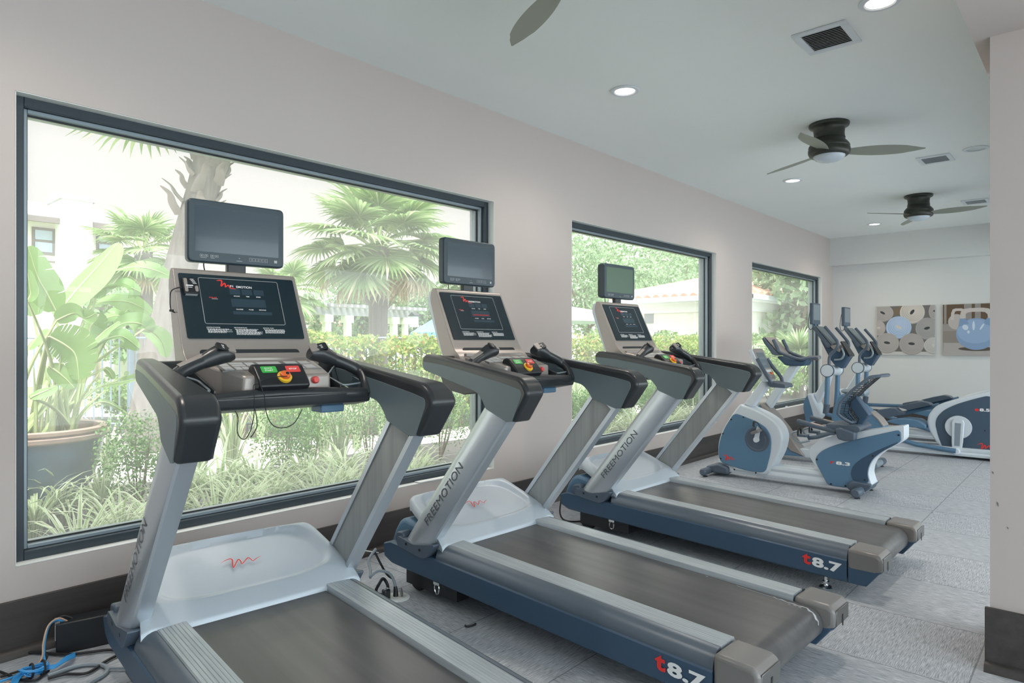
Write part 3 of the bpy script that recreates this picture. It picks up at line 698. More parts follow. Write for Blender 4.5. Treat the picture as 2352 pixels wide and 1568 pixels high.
    bm = B(); prism(bm, rpoly([(-.740, 1.602), (-.890, 1.29), (-.940, 1.235), (-.845, 1.19), (-.760, 1.35), (-.680, 1.55), (-.70, 1.607)], [.01, .06, .03, .02, .1, .04, .02]), 'x', lambda p: -.245 - .010*(1.61-p[1])/.36, lambda p: .245 + .010*(1.61-p[1])/.36)
    mkT('console_back', bm, M['silver_lt'], cn, bevel=.02, seg=3)
    # display panel: lower-left corner A, right r, up u
    A = Vector((-.234, -.8895, 1.334)); r_ = Vector((1, 0, 0)); u_ = Vector((0, .1215, .2575)); H_ = u_.length; u_ = u_ / H_; n_ = Vector((0, -u_.z, u_.y)); W_ = .468
    def at(x, y, e=0.): return A + r_*(x*W_) + u_*(y*H_) + n_*e + Vector((0, TO, 0))
    def slabp(x0, x1, y0, y1, e0, e1, rad=.004, tw=0.):
        bm = B(); q = rpoly([((x0-tw)*W_, y0*H_), ((x1+tw)*W_, y0*H_), (x1*W_, y1*H_), (x0*W_, y1*H_)], rad, 3)
        loft(bm, [[tuple(A + Vector((0, TO, 0)) + r_*x + u_*y + n_*e) for x, y in q] for e in (e0, e1)]); return bm
    pn = mk('display_panel', slabp(.0, 1., 0., 1., -.006, .0025, .008), M['panel'], cn)
    bm = B(); fr_ = rpoly([(.155*W_, .225*H_), (.845*W_, .225*H_), (.845*W_, .945*H_), (.155*W_, .945*H_)], .008, 3)
    tube(bm, [tuple(A + Vector((0, TO, 0)) + r_*x + u_*y + n_*.0026) for x, y in fr_], .0011, 4, closed=True); mk('panel_outline', bm, M['dimwhite'], pn)
    bm = B()
    for x0, x1, y0, y1 in ((.40, .49, .70, .79), (.505, .595, .70, .79), (.61, .70, .70, .79), (.40, .70, .50, .63), (.40, .74, .38, .43)): put2d(bm, [(0, 0), (1, 0), (1, 1), (0, 1)], [(0, 1, 2, 3)], at(x0, y0, .0027), r_, u_, (x1-x0)*W_, (y1-y0)*H_)
    mk('readout_windows', bm, M['screen'], pn, smooth=False)
    if dot:
        bm = B(); put2d(bm, [(0, 0), (1, 0), (1, 1), (0, 1)], [(0, 1, 2, 3)], at(.42, .525, .0029), r_, u_, .26*W_, .022*H_); mk('lit_segment_bar', bm, mat('red_segments', (.35, .01, .02), .3), pn, smooth=False)
    bm = B(); swoosh(bm, at(.305, .785, .0030), r_, u_, .155*W_, .135*H_, SWOOSH2); mk('brand_emblem', bm, M['red'], pn, smooth=False)
    bm = B()
    if inst: text(bm, 'FI', at(.412, .815, .0032), r_, u_, .026*W_, .032*H_, .01); text(bm, 'EMOTION', at(.465, .808, .0032), r_, u_, .135*W_, .036*H_, .01)
    else: text(bm, 'FREEMOTION', at(.415, .81, .0032), r_, u_, .19*W_, .034*H_, .02)
    for s_, x, y, w in (('INCLINE', .43, .665, .05), ('TIME', .535, .665, .03), ('SPEED', .625, .665, .04), ('CALORIES', .43, .452, .06), ('PULSE', .54, .452, .04), ('DISTANCE', .63, .452, .062)): text(bm, s_, at(x, y, .0032), r_, u_, w*W_, .016*H_, .02)
    for s_, x, w in (('INSTRUCTIONS:', .16, .11), ('PROGRAM RUN:', .385, .11), ('MANUAL RUN:', .635, .095)): text(bm, s_, at(x, .16, .0032), r_, u_, w*W_, .014*H_, .02)
    rg = random.Random(5)
    for x, w, n in ((.16, .20, 5), (.39, .235, 7), (.64, .19, 5)):
        for k in range(n):
            y = .14 - k*.0135; ww = w*rg.uniform(.72, 1); xx = x + .008*(k > 0) ; xe = xx + ww
            while xx < xe:
                l = rg.uniform(.006, .022); put2d(bm, [(0, 0), (1, 0), (1, 1), (0, 1)], [(0, 1, 2, 3)], at(xx, y, .0030), r_, u_, min(l, xe-xx)*W_, .0068*H_); xx += l + .004
    mk('panel_lettering', bm, M['white'], pn, smooth=False)
    bm = B(); text(bm, 'POLAR', at(.22, .625, .0032), r_, u_, .065*W_, .018*H_, .02); mk('sensor_lettering', bm, M['red'], pn, smooth=False)
    bm = B(); put2d(bm, [(0, 0), (1, 0), (1, 1), (0, 1)], [(0, 1, 2, 3)], at(.24, .61, .0032), r_, u_, .05*W_, .008*H_); mk('sensor_underline', bm, M['dimwhite'], pn, smooth=False)
    # reading ledge
    q = rpoly([(.065*W_, -.30*H_), (.93*W_, -.30*H_), (.91*W_, -.175*H_), (.075*W_, -.175*H_)], .012, 4)
    bm = B(); loft(bm, [[tuple(A + Vector((0, TO, 0)) + r_*x + u_*y + n_*(e - .002 - .00*y)) for x, y in q] for e in (-.012, .010)]); mk('reading_ledge', bm, M['dark'], cn)
    bm = B(); box(bm, -.215, .215, -.965, -.945, 1.246, 1.262); mkT('ledge_lip', bm, M['warm'], cn, bevel=.004)
    # keypad deck
    bm = B(); loft(bm, [[(x, -.955, z) for x, z in ((-.235, 1.14), (.235, 1.14), (.232, 1.252), (-.232, 1.252))], [(x, -1.06, z) for x, z in ((-.20, 1.12), (.225, 1.12), (.222, 1.226), (-.185, 1.226))], [(x, -1.165, z) for x, z in ((-.13, 1.11), (.215, 1.11), (.212, 1.196), (-.12, 1.196))]])
    kd = mkT('keypad_deck', bm, M['warm'], T, bevel=.010, seg=3)
    K = Vector((-.178, -1.105, 1.2135)); ku = Vector((0, .125, .0315)); kn = Vector((0, -.244, .97))
    def kq(x0, x1, v0, v1, e): 
        return [tuple(K + Vector((x, TO, 0)) + ku*v + kn*e) for x, v in ((x0, v0), (x1, v0), (x1, v1), (x0, v1))]
    bm = B(); loft(bm, [kq(.0, .385, .05, .92, e) for e in (-.004, .0012)]); kp = mk('keypad', bm, M['cap'], kd)
    bm = B()
    for x0, x1, v0, v1 in ((.012, .045, .52, .86), (.012, .045, .12, .46), (.055, .105, .70, .86), (.055, .105, .48, .64), (.055, .078, .14, .40), (.082, .105, .14, .40), (.112, .145, .48, .84), (.112, .128, .14, .40), (.132, .148, .14, .40), (.27, .32, .6, .9), (.33, .37, .6, .9), (.27, .32, .15, .5), (.33, .37, .15, .5), (.16, .25, .62, .88)):
        loft(bm, [kq(x0, x1, v0, v1, e) for e in (.001, .0022)])
    mk('keys', bm, M['key'], kp)
    # start / stop block
    bm = B(); prism(bm, rpoly([(-1.145, 1.235), (-1.20, 1.185), (-1.215, 1.160), (-1.20, 1.145), (-1.10, 1.15), (-1.10, 1.225), (-1.12, 1.24)], .012), 'x', -.088, .105)
    sbk = mkT('start_stop_block', bm, M['black'], T, bevel=.008, seg=3)
    S = Vector((0, -1.1915, 1.1935)); su = Vector((0, .052, .0465)).normalized(); sn = Vector((0, -su.z, su.y))
    def sq(x0, x1, v0, v1, e): return [tuple(S + Vector((x, TO, 0)) + su*v + sn*e) for x, v in rpoly([(x0, v0), (x1, v0), (x1, v1), (x0, v1)], .004, 2)]
    for nm, x0, x1, m in (('start_button', -.064, -.006, 'green'), ('stop_button', .030, .084, 'redbtn')):
        bm = B(); loft(bm, [sq(x0, x1, .022, .054, e) for e in (-.002, .002)]); bo = mk(nm, bm, M[m], sbk)
        bm = B()
        if nm == 'start_button':
            text(bm, 'QUICK', S + Vector((-.052, TO, 0)) + su*.040 + sn*.0022, r_, su, .032, .007, .02); text(bm, 'START', S + Vector((-.052, TO, 0)) + su*.029 + sn*.0022, r_, su, .032, .007, .02)
        else: text(bm, 'STOP', S + Vector((.042, TO, 0)) + su*.034 + sn*.0022, r_, su, .03, .008, .02)
        mk('button_lettering', bm, M['white'], bo, smooth=False)
    bm = B(); c = S + Vector((.012, 0, 0)) + su*-.002
    def disc(bm, c, n, prof, seg=28):
        n = n.normalized(); a = n.orthogonal().normalized(); b = n.cross(a)
        loft(bm, [[tuple(c + n*h + (a*math.cos(k*2*math.pi/seg) + b*math.sin(k*2*math.pi/seg))*rr) for k in range(seg)] for rr, h in prof])
    disc(bm, c, sn, [(.0, -.006), (.027, -.006), (.027, .004), (.024, .006), (0, .006)]); ring = mkT('stop_knob_ring', bm, M['yellow'], sbk)
    bm = B(); disc(bm, c, sn, [(.0, .005), (.019, .005), (.018, .016), (.013, .019), (0, .019)]); mkT('safety_knob', bm, M['orange'], ring)
    bm = B(); disc(bm, c + su*.0 + r_*.006, sn, [(.0, .019), (.007, .019), (.006, .021), (0, .021)], 14); mkT('key_clip', bm, M['black'], ring)
    bm = B(); disc(bm, Vector((.145, -1.172, 1.175)), Vector((0, -1, .1)), [(0, -.005), (.014, -.005), (.014, .004), (.010, .010), (0, .010)]); mkT('dial', bm, M['redbtn'], sbk)
    # ---- television on its neck
    x0, x1, z0, z1 = (-.194, .202, 1.642, 1.897)
    if not big_tv: x0, x1, z0, z1 = -.196, .200, 1.642, 1.894
    yf = -.760
    bm = B(); box(bm, -.034, .042, -.745, -.715, 1.59, 1.67); mkT('television_neck', bm, M['black'], T, bevel=.004)
    bm = B(); q = rr_rect(x0, x1, z0, z1, .022, 5); q2 = rr_rect(x0+.008, x1-.008, z0+.008, z1-.008, .018, 5)
    loft(bm, [[(x, yf+.006, z) for x, z in q], [(x, yf+.012, z) for x, z in q], [(x, yf+.040, z) for x, z in q], [(x, yf+.052+(0 if big_tv else .012), z) for x, z in q2]]); 
    tv = mkT('television', bm, M['tvbody'], T, bevel=.003)
    bx = .026
    bm = B(); fz0 = z0 + .044; q = rr_rect(x0+.001, x1-.001, z0+.001, z1-.001, .022, 5)
    loft(bm, [[(x, yf+.007, z) for x, z in q], [(x*.985, yf, z0 + .004 + (z-z0)*.972) for x, z in q]]); mkT('bezel', bm, M['tvbody'], tv, bevel=.002)
    bm = B(); box(bm, x0+bx, x1-bx, yf-.0008, yf+.001, fz0, z1-bx); mkT('screen', bm, M['screen'] if big_tv else M['screen2'], tv, smooth=False)
    bm = B(); w = x1 - x0
    def br(a0, a1, c0, c1): box(bm, x0+a0*w, x0+a1*w, yf-.0012, yf, z0+c0, z0+c1)
    for k in range(4): a0 = .115 + k*.045 + (k > 1)*.012; br(a0, a0+.034, .0235, .0245); br(a0, a0+.034, .032, .033); br(a0, a0+.003, .0245, .032); br(a0+.031, a0+.034, .0245, .032); br(a0+.012, a0+.022, .0265, .030)
    for k in range(6): a0 = .615 + k*.034; br(a0, a0+.028, .0195, .0205); br(a0, a0+.028, .026, .0265); br(a0, a0+.028, .0325, .0335); br(a0, a0+.002, .0205, .0325); br(a0+.026, a0+.028, .0205, .0325)
    br(.48, .54, .0155, .0175); br(.505, .515, .026, .029); br(.885, .918, .020, .0315); br(.12, .18, .019, .0205); br(.22, .26, .019, .0205)
    mkT('television_buttons', bm, M['dimwhite'], tv, smooth=False)
    bm = B(); tube(bm, catmull([(-.11, -.715, 1.67), (-.118, -.71, 1.64), (-.112, -.715, 1.60)], 4), .0025, 6); mkT('signal_cable', bm, M['rubber'], T)
    return T
T1 = treadmill((1.243, .0236, 0), -.0985, 'nearest silver treadmill with a small receiver box stuck on its display panel', inst=True)
T2 = treadmill((2.632, 0, 0), -.036, 'middle treadmill, its black belt frayed white along one rear corner', worn=True, dot=True)
T3 = treadmill((4.191, -.004, 0), -.029, 'treadmill beside the bikes, with a squarish television, a green reflection coloured into its screen', big_tv=False)
# receiver box clipped to the first treadmill's panel, and its loose safety lanyard
bm = B(); A = Vector((-.226, -.8105 + TO, 1.502)); u_ = Vector((0, .4267, .9044)); n_ = Vector((0, -.9044, .4267)); r_ = Vector((1, 0, 0))
def sl(bm, x0, x1, y0, y1, e0, e1, rad=.004): loft(bm, [[tuple(A + r_*x + u_*y + n_*e) for x, y in rpoly([(x0, y0), (x1, y0), (x1, y1), (x0, y1)], rad, 2)] for e in (e0, e1)])
sl(bm, 0, .056, 0, .072, -.004, .018); rb = mk('receiver_box', bm, M['black'], T1, bevel=.003)
bm = B(); sl(bm, .004, .016, .008, .068, .0175, .0187, .004); sl(bm, .042, .054, .010, .036, .0175, .0187, .006); mk('receiver_label', bm, M['warm'], rb)
bm = B(); sl(bm, .010, .036, .034, .038, .0178, .0189, .001); sl(bm, .012, .032, .027, .029, .0178, .0189, .001)
for k in range(4): sl(bm, .036-.003*k, .048-.003*k+.002, .045+.006*k, .047+.006*k, .0178, .0189, .0005)
mk('receiver_print', bm, M['white'], rb)
bm = B(); sl(bm, .006, .05, -.002, .001, .003, .014, .001); mk('receiver_slot', bm, M['dimwhite'], rb)
bm = B(); c = A + u_*.03
tube(bm, catmull([tuple(c + n_*.008), tuple(c + r_*-.012 + n_*.008), tuple(c + r_*-.04 + u_*-.012), tuple(c + r_*-.047 + u_*-.05 + n_*-.01), tuple(c + r_*-.045 + u_*-.085 + n_*-.02), tuple(c + r_*-.030 + u_*-.09 + n_*-.03)], 6), .0022, 8)
lathe(bm, [(0, 0), (.008, 0), (.008, .008), (0, .008)], tuple(c + r_*-.043 + u_*-.09 + n_*-.024), 12); mk('receiver_cable', bm, M['rubber'], rb)
bm = B()
lan = catmull([(.012, -1.215, 1.195), (-.03, -1.225, 1.195), (-.075, -1.228, 1.188), (-.10, -1.245, 1.178), (-.092, -1.262, 1.13), (-.085, -1.262, 1.07), (-.06, -1.258, 1.025), (-.02, -1.258, 1.012), (.02, -1.26, 1.028), (.05, -1.258, 1.075)], 7)
tube(bm, [(x, y + TO, z) for x, y, z in lan], .0017, 6)
lan = catmull([(-.10, -1.235, 1.172), (-.125, -1.248, 1.168), (-.128, -1.262, 1.13), (-.13, -1.262, 1.06), (-.145, -1.258, 1.0), (-.165, -1.258, .985), (-.185, -1.26, 1.01), (-.182, -1.256, 1.06), (-.19, -1.252, 1.085)], 7)
tube(bm, [(x, y + TO, z) for x, y, z in lan], .0017, 6)
lan = catmull([(-.128, -1.262, 1.10), (-.118, -1.262, 1.03), (-.14, -1.262, .99)], 7); tube(bm, [(x, y + TO, z) for x, y, z in lan], .0017, 6)
mk('safety_lanyard', bm, M['rubber'], T1)
# ================================================================== BIKES AND ELLIPTICAL TRAINERS (outlines measured on each machine's own side plane)
k1 = crop(1600,780,1900,2352); k2 = crop(1600,900,1900,2240); k3 = crop(1800,680,2060,2038); k4 = crop(1800,840,2060,2038); k5 = crop(2000,880,2300,2352); k6 = crop(1840,980,2100,2265)
def side(k, pts, X, o): return [(y - o[1], z) for y, z in (onX(px, py, X) for px, py in k(pts))]
def slabx(name, pts, x0, x1, m, p, bevel=0., seg=2, r=0.):
    bm = B(); prism(bm, rpoly(pts, r) if r else pts, 'x', x0, x1); return mk(name, bm, m, p, bevel=bevel, seg=seg)
def tub(name, pts, r, m, p, n=5, seg=12, sm=True, flat=1.):
    bm = B(); tube(bm, catmull(pts, n) if sm else pts, r, seg, flat=flat); return mk(name, bm, m, p)
def foot_bar(p, y, w, m, z=.052, r=.036):
    bm = B(); tube(bm, [(-w, y, z), (w, y, z)], r, 16); o = mk('stabiliser_bar', bm, m, p)
    for s in (-1, 1):
        bm = B(); tube(bm, [(s*(w-.11), y, z), (s*(w+.004), y, z), (s*(w+.018), y, z)], [r+.003, r+.003, r-.008], 16); mk('bar_cap', bm, M['boot'], o)
        bm = B(); lathe(bm, [(0, 0), (.022, 0), (.022, .008), (.007, .012), (.007, z), (0, z)], (s*(w-.05), y, 0), 14); mk('levelling_foot', bm, M['rubber'], o)
    return o
def bolts(p, pts, x, s=-1, r=.008):
    bm = B()
    for y, z in pts: lathe(bm, [(0, 0), (r, 0), (r, s*.0015), (0, s*.0015)], (x, y, z), 12, ax='x')
    mk('bolt_holes', bm, M['black'], p)
# ---- recumbent bike nearest the treadmills
XN = 6.27; O = (6.37, -1.2); R1 = empty('recumbent_bike', (O[0], O[1], 0), 0, 'recumbent exercise bike with a mesh seat back, next to the last treadmill', 'exercise bike')
lx = XN - O[0]; hx = -lx
S2 = lambda pts: side(k2, pts, XN, O); S6 = lambda pts: side(k6, pts, XN, O); S1 = lambda pts: side(k1, pts, XN, O); S4 = lambda pts: side(k4, pts, XN, O)
fs = S2([(735,205),(630,335),(470,590),(385,780),(355,960),(370,1180),(590,1270),(640,1340),(1190,1440),(1290,1290),(1430,1030),(1478,800),(1440,640),(1330,490),(1150,370),(930,270),(800,235)])
slabx('front_shroud', fs, lx+.004, hx-.004, M['silver_lt'], R1, .018, 3, .06)
fp = S2([(645,352),(960,475),(1060,520),(1190,610),(1262,720),(1285,850),(1268,1060),(1180,1385),(900,1360),(600,1272),(392,1192),(372,960),(410,780),(490,590)])
for s in (-1, 1): p_ = slabx('shroud_panel', fp, s*(hx+.003), s*(hx-.008), M['blue'], R1, .005, 2, .05)
bolts(p_, S2([(597,470),(805,430),(455,713),(415,1140),(650,1328),(1018,1385)]), lx-.003)
for s in (-1, 1):
    bm = B(); cy, cz = S2([(1040, 812)])[0]
    lathe(bm, [(0, s*(hx-.01)), (.118, s*(hx-.01)), (.118, s*(hx+.005)), (.104, s*(hx+.007)), (.098, s*(hx+.004)), (.082, s*(hx+.004)), (.08, s*(hx+.006)), (0, s*(hx+.006))], (0, cy, cz), 40, ax='x'); dk = mk('crank_disc', bm, M['boot'], R1, ang=25)
    py, pz = (S2([(1085, 600)])[0]) if s < 0 else (2*cy - S2([(1085, 600)])[0][0], 2*cz - S2([(1085, 600)])[0][1])
    bm = B(); loft(bm, [[(s*(hx+a), cy+b*.022*( -(pz-cz)) /.1 if 0 else cy + b*.020, cz + c*.018) for a, b, c in ((.01, -1, -1), (.03, -1, -1), (.03, 1, 1), (.01, 1, 1))], [(s*(hx+a), py + b*.014, pz + c*.012) for a, b, c in ((.02, -1, -1), (.04, -1, -1), (.04, 1, 1), (.02, 1, 1))]])
    ck = mk('crank_arm', bm, M['silver_lt'], dk, bevel=.004)
    bm = B(); lathe(bm, [(0, s*(hx+.008)), (.026, s*(hx+.008)), (.026, s*(hx+.034)), (0, s*(hx+.034))], (0, cy, cz), 20, ax='x'); mk('crank_hub', bm, M['whitemetal'], dk)
    bm = B(); loft(bm, [[(s*(hx+x), py + y, pz + z) for y, z in ((-.045, -.03), (.02, -.06), (.035, -.04), (-.03, -.008))] for x in (.045, .15)])
    pd = mk('pedal', bm, M['cap'], R1, bevel=.006)
    bm = B(); tube(bm, catmull([(s*(hx+.045), py-.03, pz-.01), (s*(hx+.06), py+.0, pz+.045), (s*(hx+.11), py+.01, pz+.055), (s*(hx+.15), py+.0, pz+.02)], 5), .012, 8, flat=.3); mk('toe_strap', bm, M['rubber'], pd)
bm = B(); y, z = S2([(430, 1090)])[0]; ny = Vector((0, -1, 0)); 
o_ = Vector((lx-.0035, *S2([(455, 1175)])[0])); swoosh(bm, o_ , (0, -1, 0), (0, 0, 1), .125, .062); mk('emblem', bm, M['red'], p_, smooth=False)
# stem, console and grips
st = S1([(800,1172),(1150,695),(1235,835),(962,1232)])
slabx('console_stem', st, -.048, .048, M['silver_lt'], R1, .015, 3)
cs = S1([(940,210),(985,165),(1075,262),(1345,690),(1290,750),(1230,735)])
y0, z0 = S1([(1030, 185)])[0]; y1, z1 = S1([(1270, 720)])[0]
c0 = Vector((0, y0, z0)); cu = Vector((0, y1-y0, z1-z0)); cl = cu.length; cu = cu/cl; cn_ = Vector((0, cu.z, -cu.y)); cn_ = cn_ if cn_.y < 0 else -cn_
def plate(name, m, p, w0, w1, a, b, e0, e1, r=.01, bev=0.):
    bm = B(); q = rpoly([(-w0, a), (w0, a), (w1, b), (-w1, b)], r, 4)
    loft(bm, [[tuple(c0 + Vector((x, 0, 0)) + cu*t + cn_*e) for x, t in q] for e in (e0, e1)]); return mk(name, bm, m, p, bevel=bev)
cb = plate('console', M['silver_lt'], R1, .128, .118, -.02, cl+.01, -.05, .0, .03, .012)
plate('console_face', M['warm'], cb, .120, .112, -.012, cl+.004, -.005, .004, .03)
plate('display_panel', M['teal'], cb, .088, .090, .03, cl*.62, .002, .0055, .006)
bm = B()
for k, (t, n) in enumerate(((.26, 4), (.30, 4), (.46, 4), (.50, 3))):
    for i in range(n): x = -.055 + i*.032; put2d(bm, [(0, 0), (1, 0), (1, 1), (0, 1)], [(0, 1, 2, 3)], c0 + Vector((x, 0, 0)) + cu*(t*cl) + cn_*.0060, (1, 0, 0), cu, .016, .004)
mk('panel_marks', bm, M['dimwhite'], cb, smooth=False)
plate('key_strip', M['key'], cb, .09, .09, cl*.68, cl*.76, .002, .0065, .004)
plate('ledge', M['cap'], cb, .10, .10, cl*.84, cl*.97, .002, .012, .01)
bm = B(); disc_c = c0 + Vector((.055, 0, 0)) + cu*(cl*.82); 
loft(bm, [[tuple(disc_c + cn_*h + Vector((1, 0, 0))*r*math.cos(a) + cu*r*math.sin(a)) for a in [k*math.pi/8 for k in range(16)]] for r, h in ((.016, 0), (.016, .012), (.01, .018))]); mk('stop_button', bm, M['orange'], cb)
hb = S1([(1440, 830)])[0]
bm = B(); prism(bm, rpoly([(hb[0]+.09, hb[1]+.04), (hb[0]-.075, hb[1]+.02), (hb[0]-.085, hb[1]-.02), (hb[0]+.07, hb[1]-.015)], .02), 'x', -.105, .105); mk('grip_base', bm, M['boot'], R1, bevel=.018, seg=3)
ga, gb, gc = S1([(1110, 345)])[0], S1([(1330, 700)])[0], S1([(1345, 800)])[0]
tub('pulse_grip', [(-.12, ga[0], ga[1]), (-.135, (ga[0]+gb[0])/2, (ga[1]+gb[1])/2), (-.135, gb[0], gb[1]), (-.10, gc[0], gc[1])], .017, M['boot'], R1)
tub('pulse_grip', [(.12, ga[0], ga[1]), (.135, (ga[0]+gb[0])/2, (ga[1]+gb[1])/2), (.135, gb[0]-.01, gb[1]+.01), (.10, gc[0]-.03, gc[1]-.0)], .017, M['boot'], R1)
# beam, rear body, seat
bm = B(); q = [(-.07, .048), (.07, .048), (.078, .075), (.07, .10), (.066, .112), (.078, .135), (.07, .165), (-.07, .165), (-.078, .135), (-.066, .112), (-.07, .10), (-.078, .075)]
loft(bm, [[(x, y, z) for x, z in q] for y in (.62, -.62)]); mk('main_beam', bm, M['silver_lt'], R1, bevel=.004)
rs = S6([(160,470),(200,390),(330,290),(560,200),(760,150),(1150,95),(2045,-10),(2058,15),(2055,260),(1960,335),(1640,500),(1460,640),(1370,800),(1345,960),(1400,1130),(1430,1165),(950,1225),(530,1170),(470,1060),(370,880),(240,720),(170,600)])
slabx('rear_shroud', rs, lx+.004, hx-.004, M['silver_lt'], R1, .016, 3, .05)
rp = S6([(290,640),(320,570),(420,475),(640,375),(1000,275),(1500,160),(2000,50),(2005,275),(1940,330),(1620,490),(1440,630),(1350,790),(1325,960),(1370,1115),(930,1222),(535,1165),(480,1060),(370,860),(300,720)])
for s in (-1, 1): rp_ = slabx('shroud_panel', rp, s*(hx+.003), s*(hx-.008), M['blue'], R1, .005, 2, .05)
sw_ = S6([(1000,960),(1010,860),(1060,760),(1200,640),(1420,520),(1640,420),(1940,300),(1925,335),(1620,492),(1440,632),(1350,790),(1325,960),(1370,1115),(1040,1070)])
slabx('tail_panel', sw_, lx-.006, lx+.006, M['navy'], R1, .004, 2, .04)
bolts(rp_, S6([(318,648),(1440,578),(1275,1058),(602,1140),(892,1178),(1955,165)]), lx-.0065)
bm = B(); o_ = Vector((lx-.0042, *S6([(590, 735)])[0])); text(bm, 'r', o_, (0, -1, 0), (0, 0, 1), .03, .024, .04); mk('model_letter', bm, M['red'], rp_, smooth=False)
bm = B(); text(bm, '8.3', o_ + Vector((0, -.045, -.002)), (0, -1, 0), (0, 0, 1), .115, .03, .04); mk('model_number', bm, M['white'], rp_, smooth=False)
bm = B(); q = S6([(940,1225),(960,1120),(1020,1070),(1400,1140),(1440,1180),(1300,1300),(1050,1290)]); prism(bm, q, 'x', lx-.03, hx+.03); mk('foot_cover', bm, M['boot'], R1, bevel=.02, seg=3)
foot_bar(R1, -.68, .26, M['frame_lt'])
foot_bar(R1, .70, .24, M['boot'], .05, .032)
bm = B(); q = [(.74, .03), (.73, .09), (.60, .13), (.50, .10), (.50, .03)]; prism(bm, q, 'x', lx-.015, hx+.015); mk('foot_cover', bm, M['boot'], R1, bevel=.02, seg=3)
# seat: base rail, tilted frame with strung mesh back
so = S4([(1030,800),(1020,860),(1050,930),(1120,990),(1250,1045),(1310,1000)])
top = S4([(1560,185)])[0]; bend = S4([(1060,660)])[0]; low = S4([(1130,985)])[0]
XS = .20
def sp(x, t):   # back rest surface point: t 0 low .. 1 top
    cv = .055 * (1 - (x/XS)**2)
    pts = [S4([(1150,1010)])[0], S4([(1030,850)])[0], S4([(1075,650)])[0], S4([(1300,420)])[0], S4([(1570,190)])[0], S4([(1690,175)])[0]]
    f = t * (len(pts)-1); i = min(int(f), len(pts)-2); g = f - i
    y = pts[i][0]*(1-g) + pts[i+1][0]*g; z = pts[i][1]*(1-g) + pts[i+1][1]*g
    return (x, y - cv, z)
w_ = lambda t: XS * (1 - .30*max(0, (t-.55)/.45) ** 1.5 - .35*max(0, (.25-t)/.25)**2)
outl = [sp(-w_(t), t) for t in [k/24 for k in range(25)]] + [sp(x*w_(1), 1) for x in (-.5, 0, .5)] + [sp(w_(t), t) for t in [k/24 for k in range(24, -1, -1)]] + [sp(x*w_(0), 0) for x in (.5, 0, -.5)]
bm = B(); tube(bm, outl, .013, 8, closed=True); sf = mk('seat_back_frame', bm, M['boot'], R1)
bm = B()
for k in range(30):
    t = .03 + k/30*.88; tube(bm, [sp(w_(t)*(-1+2*i/10), t) for i in range(11)], .0035, 4)
for x in (-.66, -.33, 0, .33, .66): tube(bm, [sp(w_(t)*x, t) for t in [k/20 for k in range(21)]], .003, 4)
mk('strung_mesh', bm, M['black'], sf)
bk = S4([(1100,665),(1240,520),(1290,565),(1520,890),(1490,930),(1330,1130),(1260,1100),(1310,960)])
slabx('seat_bracket', bk, -.055, .055, M['navy'], R1, .01)
sb_ = S4([(950,1090),(1320,1130),(1340,1180),(1130,1200),(960,1130)])
bm = B(); q = S4([(960,1085),(1250,1040),(1330,1110),(1340,1150),(1000,1130)]); 
y, z = S4([(1150, 1110)])[0]
bm = B(); prism(bm, rpoly([(y+.16, z+.03), (y-.10, z+.035), (y-.13, z), (y-.10, z-.03), (y+.14, z-.02)], .03), 'x', -.19, .19); mk('seat_cushion', bm, M['boot'], R1, bevel=.025, seg=3)
ca = S4([(1000,1100),(1060,1300),(1345,1345),(1355,1180),(1060,1090)])
for s in (-1, 1):
    bx_ = [(y, z) for y, z in S4([(985,1105),(1040,1290),(1160,1330),(1350,1320),(1358,1175),(1090,1090)])]
    bm = B(); prism(bm, bx_, 'x', s*.135, s*.225); cbx = mk('cup_holder', bm, M['boot'], R1, bevel=.015, seg=3)
    bm = B(); yy = sum(p[0] for p in bx_)/6; zz = max(p[1] for p in bx_); lathe(bm, [(0, 0), (.03, 0), (.03, .001), (0, .001)], (s*.18, yy+.02, zz-.012), 20); mk('cup_hollow', bm, M['black'], cbx)
    a0, a1 = S4([(300, 985)])[0], S4([(985, 1165)])[0]
    bm = B(); tube(bm, [(s*.18, a0[0], a0[1]), (s*.18, a0[0]-.012, a0[1]), (s*.18, a0[0]*.5+a1[0]*.5, a0[1]*.5+a1[1]*.5), (s*.18, a1[0], a1[1])], [.021, .024, .021, .023], 12); ar = mk('side_handle', bm, M['boot'], R1)
    a2 = S4([(540, 1050)])[0]
    bm = B(); tube(bm, [(s*.18, a2[0], a2[1]+.010), (s*.18, a2[0]*.45+a1[0]*.55, a2[1]*.45+a1[1]*.55+.010)], .0165, 8); mk('pulse_plate', bm, M['warm'], ar)
# ---- upright bike behind it
XN = 7.62; O = (7.72, -1.1); R2 = empty('upright_bike', (O[0], O[1], 0), 0, 'upright exercise bike with bull-horn handlebars, standing behind the recumbent bike', 'exercise bike')
lx = XN - O[0]; hx = -lx
S1 = lambda pts: side(k1, pts, XN, O); S2 = lambda pts: side(k2, pts, XN, O); S4 = lambda pts: side(k4, pts, XN, O); S6 = lambda pts: side(k6, pts, XN, O)
slabx('front_cover', S2([(1075,200),(1130,180),(1300,370),(1500,620),(1690,900),(1845,1110),(1600,1010),(1480,860),(1340,640),(1180,400)]), lx, hx, M['warm'], R2, .012, 3)
slabx('front_shroud', S2([(1005,275),(1080,205),(1200,420),(1350,650),(1480,860),(1600,1010),(1840,1110),(1430,1080),(1200,1050),(1000,700),(960,420)]), lx+.01, hx-.01, M['blue'], R2, .012, 3)
slabx('console_stem', S1([(1195,1135),(1640,465),(1815,465),(1290,1255)]), -.05, .05, M['silver_lt'], R2, .014, 3)
slabx('console', S1([(1210,-20),(1250,-50),(1300,20),(1530,270),(1480,285),(1400,265),(1250,60)]), -.17, .17, M['boot'], R2, .01)
slabx('console_face', S1([(1256,-48),(1275,-45),(1540,262),(1530,270)]), -.155, .155, M['warm'], R2, .003)
